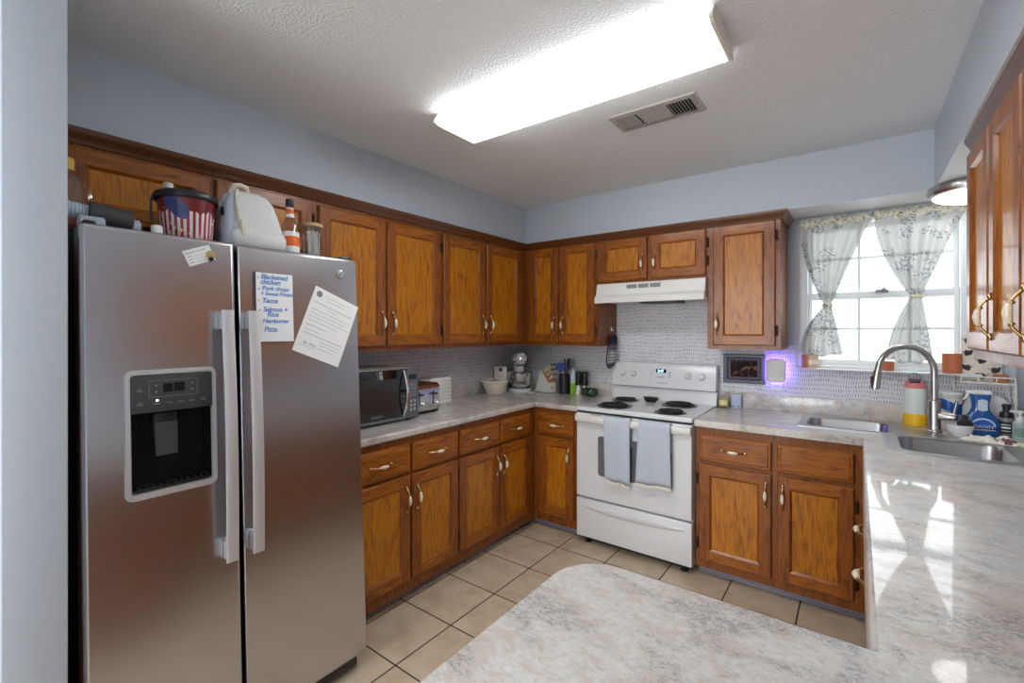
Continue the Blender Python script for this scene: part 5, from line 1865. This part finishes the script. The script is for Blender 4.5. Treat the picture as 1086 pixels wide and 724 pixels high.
# ------------------------------------------------------------------ right of the range
o = thing('candle_jar', 'small yellow labelled jar on the worktop against the right side of the range', 'jar', (1.792, -0.075, CT1))
MB().lathe([(0.033, 0), (0.035, 0.003), (0.035, 0.072), (0.033, 0.074), (0.033, 0.01), (0.001, 0.008)], (0, 0, 0), 26).build('jar_body', 'glass', o)
M['yellow_wax'] = plain('pale_yellow_wax', srgb(222, 196, 84), 0.5)
MB().lathe([(0.0322, 0.010), (0.0322, 0.062), (0.001, 0.063)], (0, 0, 0), 24).build('wax', 'yellow_wax', o)
M['pale_label'] = plain('pale_yellow_label', srgb(236, 226, 176), 0.6)
m = MB()
m.loft([[(0.0356 * math.cos(R(a)), 0.0356 * math.sin(R(a)), z) for a in range(-120, -30, 10)] for z in (0.022, 0.052)], 0, False, False, closed=False)
m.build('label_band', 'pale_label', o)
M['pale_blue_card'] = plain('pale_blue_card', srgb(176, 190, 212), 0.5)
o = thing('small_box', 'small pale blue box standing right of the yellow jar', 'box', (1.866, -0.052, CT1), R(6))
MB().box(-0.030, 0.030, -0.016, 0.016, 0, 0.094, bev=0.003).build('box_body', 'pale_blue_card', o)
m = MB().box(-0.022, -0.012, -0.0168, -0.016, 0.010, 0.018).box(0.010, 0.020, -0.0168, -0.016, 0.010, 0.018)
m.build('print_marks', 'dark_grey', o)

pf = thing('picture_frame', 'dark grey framed dark photograph on the backsplash under the wall cabinet', 'picture', (1.905, -0.0045, 1.178))
M['frame_grey'] = plain('blue_grey_frame', srgb(84, 92, 100), 0.4)
m = MB()
T_xz = Matrix(((1, 0, 0, 0), (0, 0, -1, 0), (0, 1, 0, 0), (0, 0, 0, 1)))
A_, B_ = 0.126, 0.098
prof = [(0, 0.0), (0, 0.016), (0.006, 0.020), (0.020, 0.020), (0.030, 0.012)]
loops = []
for ins, d_ in prof:
    a, b = A_ - ins, B_ - ins
    loops.append([(-a, -b, d_), (a, -b, d_), (a, b, d_), (-a, b, d_)])
m.loft(loops, 0, True, False, T=T_xz)
m.build('frame', 'frame_grey', pf, smooth=None)
M['mat_purple'] = plain('dusky_purple_mat', srgb(112, 92, 112), 0.6)
m = MB().box(-0.098, 0.098, -0.0115, -0.008, -0.070, 0.070)
m.build('mat', 'mat_purple', pf)
t = NT('dark_group_photograph')
n = t.noise(t.obj(), 42, 3)
n2 = t.noise(t.obj(), 16, 2)
zc = t.xyz(t.obj())[2]
c = t.ramp(t.math('ADD', t.math('MULTIPLY', n, 0.7), t.math('MULTIPLY', n2, 0.3)), [(0.40, srgb(14, 12, 16)), (0.52, srgb(40, 28, 26)), (0.60, srgb(120, 78, 60)), (0.70, srgb(176, 132, 108))])
t.p(color=c, rough=0.55, spec=0.15)
M['photo'] = t.m
MB().box(-0.082, 0.082, -0.0125, -0.0115, -0.056, 0.056).build('photograph', 'photo', pf)

nl = thing('night_light', 'white plug-in with a purple glow on the backsplash beside the picture frame', 'plug-in', (2.098, -0.0045, 1.177))
M['uv'] = emitter('violet_glow_lens', (0.17, 0.09, 1.0, 1), 18.0)
m = MB()
loops = [[(p[0], p[1], d_) for p in rrect(0, 0, w_, h_, 0.024)] for w_, h_, d_ in ((0.104, 0.142, 0.0315), (0.108, 0.148, 0.036), (0.108, 0.148, 0.052), (0.100, 0.140, 0.060), (0.07, 0.11, 0.063))]
m.loft(loops, 0, True, True, T=T_xz)
m.build('cover', 'white_dull', nl)
MB().box(-0.050, 0.050, -0.0310, -0.029, -0.066, 0.068, bev=0.0005).build('glow_lens', 'uv', nl)
MB().box(-0.010, 0.010, -0.056, -0.050, 0.0735, 0.076, bev=0.001).build('sensor', 'dark_grey', nl)
MB().box(-0.020, 0.020, -0.029, -0.001, -0.05, 0.05).build('plug_body', 'white_dull', nl)
o = thing('outlet_plate', 'white wall outlet just under the glowing plug-in', 'outlet', (2.098, -0.0045, 1.040))
MB().box(-0.036, 0.036, -0.0045, 0, 0.0, 0.058, bev=0.002).build('plate', 'white_dull', o)
m = MB().box(-0.008, -0.005, -0.005, -0.0045, 0.026, 0.038).box(0.005, 0.008, -0.005, -0.0045, 0.026, 0.038)
m.build('socket_slots', 'dark_grey', o)

# ------------------------------------------------------------------ around the sink
o = thing('water_bottle', 'large white and yellow water bottle with pink lid behind the sink', 'bottle', (2.768, -0.088, CT1))
M['bottle_cream'] = plain('pale_mint_white', srgb(222, 230, 220), 0.4, mottle=0.02)
M['yellow'] = plain('bright_yellow_rubber', srgb(240, 190, 20), 0.5)
M['coral'] = plain('coral_pink_lid', srgb(222, 130, 124), 0.45)
M['plum'] = plain('plum_cap', srgb(84, 46, 78), 0.4)
MB().lathe([(0.045, 0), (0.0495, 0.004), (0.0495, 0.066), (0.048, 0.068)], (0, 0, 0), 36).build('boot', 'yellow', o)
MB().lathe([(0.0478, 0.066), (0.0478, 0.196), (0.042, 0.208)], (0, 0, 0), 36).build('bottle_body', 'bottle_cream', o)
MB().lathe([(0.044, 0.206), (0.044, 0.222), (0.038, 0.242), (0.024, 0.250)], (0, 0, 0), 30).build('lid', 'coral', o)
MB().box(-0.026, 0.022, -0.042, 0.010, 0.232, 0.258, bev=0.010, seg=3).build('flip_cap', 'plum', o)
m = MB().tube([(0.026 * math.cos(R(a)), 0.004, 0.248 + 0.038 * math.sin(R(a))) for a in range(0, 181, 15)], 0.003, 8)
m.build('carry_loop', 'mid_grey', o)
o = thing('wipes_tub', 'white and blue wipes canister behind the faucet', 'canister', (2.905, -0.095, CT1))
M['label_blue'] = plain('blue_label', srgb(28, 92, 182), 0.35)
MB().lathe([(0.046, 0), (0.049, 0.003), (0.049, 0.165), (0.047, 0.168)], (0, 0, 0), 34).build('tub_body', 'white_dull', o)
MB().lathe([(0.0495, 0.168), (0.051, 0.170), (0.051, 0.190), (0.047, 0.195), (0.001, 0.197)], (0, 0, 0), 34).build('lid', 'white_dull', o)
m = MB()
m.loft([[(0.0496 * math.cos(R(a)), 0.0496 * math.sin(R(a)), z + 0.012 * math.sin(R(a * 2))) for a in range(-180, 1, 8)] for z in (0.095, 0.150)], 0, False, False, closed=False)
m.build('label_band', 'label_blue', o)
M['red'] = plain('red_print', srgb(196, 48, 44), 0.4)
m = MB()
m.loft([[(0.0500 * math.cos(R(a)), 0.0500 * math.sin(R(a)), z + 0.012 * math.sin(R(a * 2))) for a in range(-150, -120, 6)] for z in (0.108, 0.125)], 0, False, False, closed=False)
m.build('red_mark', 'red', o)
o = thing('yellow_bottle', 'slim yellow bottle standing behind the white bowl by the sink', 'bottle', (2.985, -0.072, CT1))
MB().lathe([(0.016, 0), (0.018, 0.003), (0.018, 0.125), (0.012, 0.145), (0.010, 0.160), (0.008, 0.162)], (0, 0, 0), 22).build('bottle_body', 'yellow', o)
MB().lathe([(0.0112, 0.150), (0.0115, 0.152), (0.0115, 0.170), (0.009, 0.172)], (0, 0, 0), 18).build('cap', 'white_dull', o)
o = thing('white_bowl', 'small white bowl with a black scrubber in it beside the faucet', 'bowl', (2.918, -0.305, CT1))
MB().lathe([(0.028, 0), (0.030, 0.003), (0.046, 0.028), (0.053, 0.058), (0.0515, 0.060), (0.049, 0.056), (0.041, 0.030), (0.025, 0.008), (0.001, 0.007)], (0, 0, 0), 32).build('bowl_body', 'white', o)
o = thing('scrub_brush', 'black round scrubber resting in the small white bowl', 'brush', (2.930, -0.315, CT1 + 0.036))
MB().ball((0.006, 0, 0.030), 0.028, 0, 8, (1.1, 1.0, 0.75)).build('bristle_head', 'black_matt', o)
MB().lathe([(0.013, 0.045), (0.011, 0.060), (0.013, 0.068), (0.008, 0.073)], (0.006, 0, 0), 16).build('knob', 'black', o)

o = thing('dish_soap', 'blue dish soap spray bottle with white trigger at the right of the sink', 'bottle', (3.005, -0.205, CT1), R(10))
t = NT('translucent_blue_soap')
t.p(color=t.mix(t.noise(t.obj(), 9, 2), srgb(8, 56, 128) + (1,), srgb(16, 108, 186) + (1,)), rough=0.14, coat=0.6)
M['soap_blue'] = t.m
loops = []
for z, w_, d_ in ((0.0, 0.128, 0.050), (0.004, 0.138, 0.056), (0.03, 0.150, 0.060), (0.06, 0.146, 0.060), (0.085, 0.124, 0.056), (0.105, 0.092, 0.050), (0.120, 0.074, 0.046), (0.135, 0.064, 0.044), (0.16, 0.064, 0.046), (0.185, 0.074, 0.050), (0.205, 0.080, 0.052)):
    loops.append([(w_ / 2 * math.copysign(abs(math.cos(a)) ** 0.75, math.cos(a)), d_ / 2 * math.copysign(abs(math.sin(a)) ** 0.75, math.sin(a)), z) for a in [2 * math.pi * k / 36 for k in range(36)]])
MB().loft(loops, 0).build('bottle_body', 'soap_blue', o, smooth=50)
m = MB()
m.loft([z_of(rrect(0, 0, 0.084, 0.054, 0.02), 0.205), z_of(rrect(-0.004, 0, 0.092, 0.056, 0.02), 0.210), z_of(rrect(-0.004, 0, 0.090, 0.054, 0.02), 0.218), z_of(rrect(0.0, 0, 0.07, 0.040, 0.015), 0.222)], 0)
m.build('spray_cap', 'white_dull', o)
m = MB().tube([(-0.042, 0, 0.210), (-0.050, -0.002, 0.195), (-0.056, -0.004, 0.182), (-0.070, -0.006, 0.174)], [0.006, 0.005, 0.005, 0.003], 8)
m.build('trigger', 'white_dull', o)
M['label_white'] = plain('white_label', srgb(206, 220, 236), 0.4)
M['label_navy'] = plain('navy_label', srgb(22, 30, 104), 0.4)


def ell(cx, cz, a, b, y0_, n=26, lo=0, hi=360):
    return [(cx + a * math.cos(R(lo + (hi - lo) * k / n)), y0_, cz + b * math.sin(R(lo + (hi - lo) * k / n))) for k in range(n + 1)]


def badge(name, pts, mat, parent, dy=0.0006):
    n_ = len(pts)
    return MB().loft([pts, [(p[0], p[1] - dy, p[2]) for p in pts]], 0).build(name, mat, parent, smooth=None)


badge('white_badge', ell(0, 0.048, 0.046, 0.042, -0.0305, lo=0, hi=180), 'label_white', o)
badge('blue_badge', ell(0, 0.048, 0.040, 0.034, -0.0312, lo=0, hi=180), 'label_blue', o)
badge('navy_band', [(-0.060, -0.0309, 0.026), (0.060, -0.0309, 0.026), (0.060, -0.0309, 0.048), (-0.060, -0.0309, 0.048)], 'label_navy', o)
text('brand_letters', 'DAWN', 0.0235, 'label_white', o, basis((0, -0.0325, 0.040), (1, 0, 0), (0, 0, 1)), 0, 0.0003, 'CENTER', 0.95)
m = MB().box(-0.045, 0.045, -0.0322, -0.0316, 0.030, 0.034)
m.build('small_print', 'label_white', o)
badge('neck_label', [(-0.018, -0.0262, 0.128), (0.0, -0.0262, 0.122), (0.018, -0.0262, 0.128), (0.018, -0.0262, 0.176), (0.0, -0.0262, 0.182), (-0.018, -0.0262, 0.176)], 'label_white', o)

pl = thing('dinner_plate', 'large white plate leaning behind the blue soap bottle', 'plate', (3.045, -0.100, CT1))
Tp = Matrix.Translation((0, 0.0, 0.098)) @ Matrix.Rotation(R(10), 4, 'Z') @ Matrix.Rotation(R(78), 4, 'X')
MB().lathe([(0.05, -0.004), (0.066, 0.0), (0.098, 0.010), (0.099, 0.013), (0.066, 0.004), (0.001, 0.0)], (0, 0, 0), 44, 0, Tp).build('plate_body', 'white', pl)
o = thing('soap_dispenser', 'black topped bottle with black label right of the blue soap', 'bottle', (3.100, -0.178, CT1))
M['clear_grey'] = plain('smoky_grey_plastic', srgb(120, 122, 122), 0.25)
MB().lathe([(0.027, 0), (0.029, 0.003), (0.029, 0.085), (0.024, 0.098)], (0, 0, 0), 28).build('bottle_body', 'clear_grey', o)
m = MB()
m.loft([[(0.0296 * math.cos(R(a)), 0.0296 * math.sin(R(a)), z) for a in range(-170, -9, 8)] for z in (0.018, 0.076)], 0, False, False, closed=False)
m.build('label_band', 'black_ink', o)
m = MB()
for i, (z, h_) in enumerate(((0.060, 0.004), (0.044, 0.008), (0.030, 0.003))):
    m.loft([[(0.0301 * math.cos(R(a)), 0.0301 * math.sin(R(a)), q) for a in range(-145, -65, 8)] for q in (z, z + h_)], 0, False, False, closed=False)
m.build('label_print', 'paper', o)
MB().lathe([(0.026, 0.096), (0.027, 0.100), (0.024, 0.118), (0.014, 0.126), (0.014, 0.146), (0.018, 0.148), (0.018, 0.156), (0.012, 0.160)], (0, 0, 0), 24).build('pump_top', 'black', o)
M['clear_soap'] = plain('pale_clear_soap', srgb(176, 190, 190), 0.15, coat=0.5)
o = thing('pump_bottle', 'pale clear pump bottle nearest the right wall by the sink', 'bottle', (3.118, -0.315, CT1))
MB().lathe([(0.022, 0), (0.0245, 0.003), (0.0245, 0.092), (0.016, 0.102)], (0, 0, 0), 28).build('bottle_body', 'clear_soap', o)
MB().lathe([(0.014, 0.101), (0.015, 0.104), (0.015, 0.118), (0.006, 0.120), (0.006, 0.136), (0.012, 0.137), (0.012, 0.146), (0.008, 0.148)], (0, 0, 0), 22).box(-0.034, 0.0, -0.006, 0.006, 0.139, 0.146, bev=0.002).build('pump', 'white_dull', o)
m = MB()
m.loft([[(0.0250 * math.cos(R(a)), 0.0250 * math.sin(R(a)), q) for a in range(-150, -60, 8)] for q in (0.030, 0.070)], 0, False, False, closed=False)
M['label_teal'] = plain('teal_label', srgb(120, 156, 146), 0.5)
m.build('label_band', 'label_teal', o)

# crumpled dish cloth
t = NT('printed_white_cloth')
n = t.noise(t.obj(), 24, 2)
n2 = t.noise(t.vmath('ADD', t.obj(), (0.3, 0.1, 0.7)), 20, 2)
c = t.mix(t.step(n, 0.58, 0.64), srgb(232, 226, 216) + (1,), srgb(122, 76, 84) + (1,))
c = t.mix(t.step(n2, 0.60, 0.66), c, srgb(140, 178, 84) + (1,))
t.p(color=c, rough=0.9)
M['cloth_print'] = t.m
o = thing('dish_cloth', 'crumpled white printed dish cloth on the sink edge in front of the soap bottle', 'cloth', (2.995, -0.405, 0.9200))
rnd = random.Random(5)
nx, ny = 30, 16
from mathutils import noise as mnoise
top_, bot_ = [], []
for j in range(ny + 1):
    for i in range(nx + 1):
        u, v = i / nx * 2 - 1, j / ny * 2 - 1
        x_ = u * 0.100 * (1 + 0.16 * mnoise.noise((v * 2.2, 3, 0)))
        y_ = v * 0.052 * (1 + 0.30 * mnoise.noise((u * 2.4, 7, 0)))
        edge_ = max(abs(u), abs(v))
        h_ = 0.004 + 0.030 * (1 - edge_ ** 3) * (0.55 + 0.9 * mnoise.noise((u * 2.3, v * 1.6, 1.5))) + 0.008 * mnoise.noise((u * 6, v * 4, 4.0)) * (1 - edge_ ** 4)
        h_ = max(0.003, h_)
        top_.append((x_, y_, h_))
        bot_.append((x_ * 0.98, y_ * 0.98, 0.0))
n_ = nx + 1
fc = [(a * n_ + b, a * n_ + b + 1, (a + 1) * n_ + b + 1, (a + 1) * n_ + b) for a in range(ny) for b in range(nx)]
m = MB().add(top_, fc)
per = [(0, i) for i in range(nx)] + [(j, nx) for j in range(ny)] + [(ny, i) for i in range(nx, 0, -1)] + [(j, 0) for j in range(ny, 0, -1)]
pv_ = [top_[j * n_ + i] for j, i in per] + [bot_[j * n_ + i] for j, i in per]
k_ = len(per)
m.add(pv_, [(i, (i + 1) % k_, k_ + (i + 1) % k_, k_ + i) for i in range(k_)] + [tuple(range(k_, 2 * k_))])
m.build('cloth_body', 'cloth_print', o, smooth=70)
o.rotation_euler = (0, 0, R(-14))
o.location.x += 0.018

# white wire shelf across the corner, with its pots and bird board
ws = thing('wire_shelf', 'white wire shelf standing behind the soap bottles in the window corner', 'rack', (0, 0, 0))
M['wire_white'] = plain('white_coated_wire', srgb(226, 222, 212), 0.4)
SHZ = 1.168
A0, A1, B0, B1_ = (2.930, -0.030), (3.136, -0.030), (2.945, -0.135), (3.136, -0.155)
m = MB()
for p, q in ((A0, A1), (B0, B1_), (A0, B0), (A1, B1_)):
    m.tube([(p[0], p[1], SHZ), (q[0], q[1], SHZ)], 0.0045, 8)
for k in range(1, 9):
    f = k / 9
    m.tube([(A0[0] + (A1[0] - A0[0]) * f, A0[1], SHZ), (B0[0] + (B1_[0] - B0[0]) * f, B0[1] + (B1_[1] - B0[1]) * f, SHZ)], 0.002, 6)
m.build('shelf_grid', 'wire_white', ws)
m = MB()
for p, q in ((B0, B1_), (A0, B0)):
    m.tube([(p[0], p[1], SHZ + 0.03), (q[0], q[1], SHZ + 0.03)], 0.0035, 8)
for f in (0, 0.33, 0.66, 1.0):
    x_, y_ = B0[0] + (B1_[0] - B0[0]) * f, B0[1] + (B1_[1] - B0[1]) * f
    m.tube([(x_, y_, SHZ), (x_, y_, SHZ + 0.03)], 0.003, 8)
m.tube([(A0[0], A0[1], SHZ), (A0[0], A0[1], SHZ + 0.03)], 0.003, 8)
m.build('guard_rail', 'wire_white', ws)
for x_, y_ in ((A0[0] + .002, A0[1]), (A1[0], A1[1]), (3.134, -0.218)):
    pass
for (x_, y_), z_b in ((A0, CT1), (A1, CT1), (B1_, CT1), (B0, None)):
    if z_b is None:
        continue
    MB().tube([(x_, y_, z_b + 0.0005), (x_, y_, SHZ)], 0.0055, 8).build('leg', 'wire_white', ws)
bb_ = thing('bird_board', 'cream board printed with black birds leaning behind the wire shelf', 'board', (3.035, -0.0235, SHZ + 0.0055))
M['cream_board'] = plain('cream_printed_board', srgb(222, 212, 198), 0.6)
MB().box(-0.078, 0.078, -0.006, 0.006, 0, 0.235, bev=0.003).build('board', 'cream_board', bb_)


def bird(cx, cz, s, flip):
    m = MB()
    f = -1 if flip else 1
    yb = -0.0062

    def flat(pts):
        n_ = len(pts)
        m.loft([[(p[0], yb, p[1]) for p in pts], [(p[0], yb - 0.0005, p[1]) for p in pts]], 0)
    flat([(cx + f * s * (0.9 * math.cos(R(a)) + 0.25 * math.cos(R(2 * a))), cz + s * 0.85 * math.sin(R(a)) + s * 0.12) for a in range(0, 360, 24)])
    flat([(cx + f * s * (0.95 + 0.36 * math.cos(R(a))), cz + s * (0.75 + 0.34 * math.sin(R(a)))) for a in range(0, 360, 30)])
    flat([(cx + f * s * 1.25, cz + s * 0.80), (cx + f * s * 1.6, cz + s * 0.68), (cx + f * s * 1.25, cz + s * 0.62)])
    flat([(cx - f * s * 0.6, cz + s * 0.3), (cx - f * s * 1.5, cz + s * 0.9), (cx - f * s * 0.7, cz - s * 0.05)])
    for q in (-0.2, 0.25):
        flat([(cx + s * q, cz - s * 0.4), (cx + s * q + 0.0015, cz - s * 0.4), (cx + s * q + 0.0015, cz - s * 1.0), (cx + s * q, cz - s * 1.0)])
    return m.build('bird_print', 'black_ink', bb_, smooth=None)


for i, (cx_, cz_) in enumerate(((-0.052, 0.140), (-0.052, 0.062), (0.0, 0.100), (0.052, 0.140), (0.050, 0.052), (0.002, 0.020), (-0.05, 0.205), (0.01, 0.18))):
    bird(cx_, cz_, 0.0175, i % 2 == 1)
pot('low brown clay pot on the white wire shelf in the corner', 3.098, -0.082, 0.030, 0.036, SHZ + 0.0055)
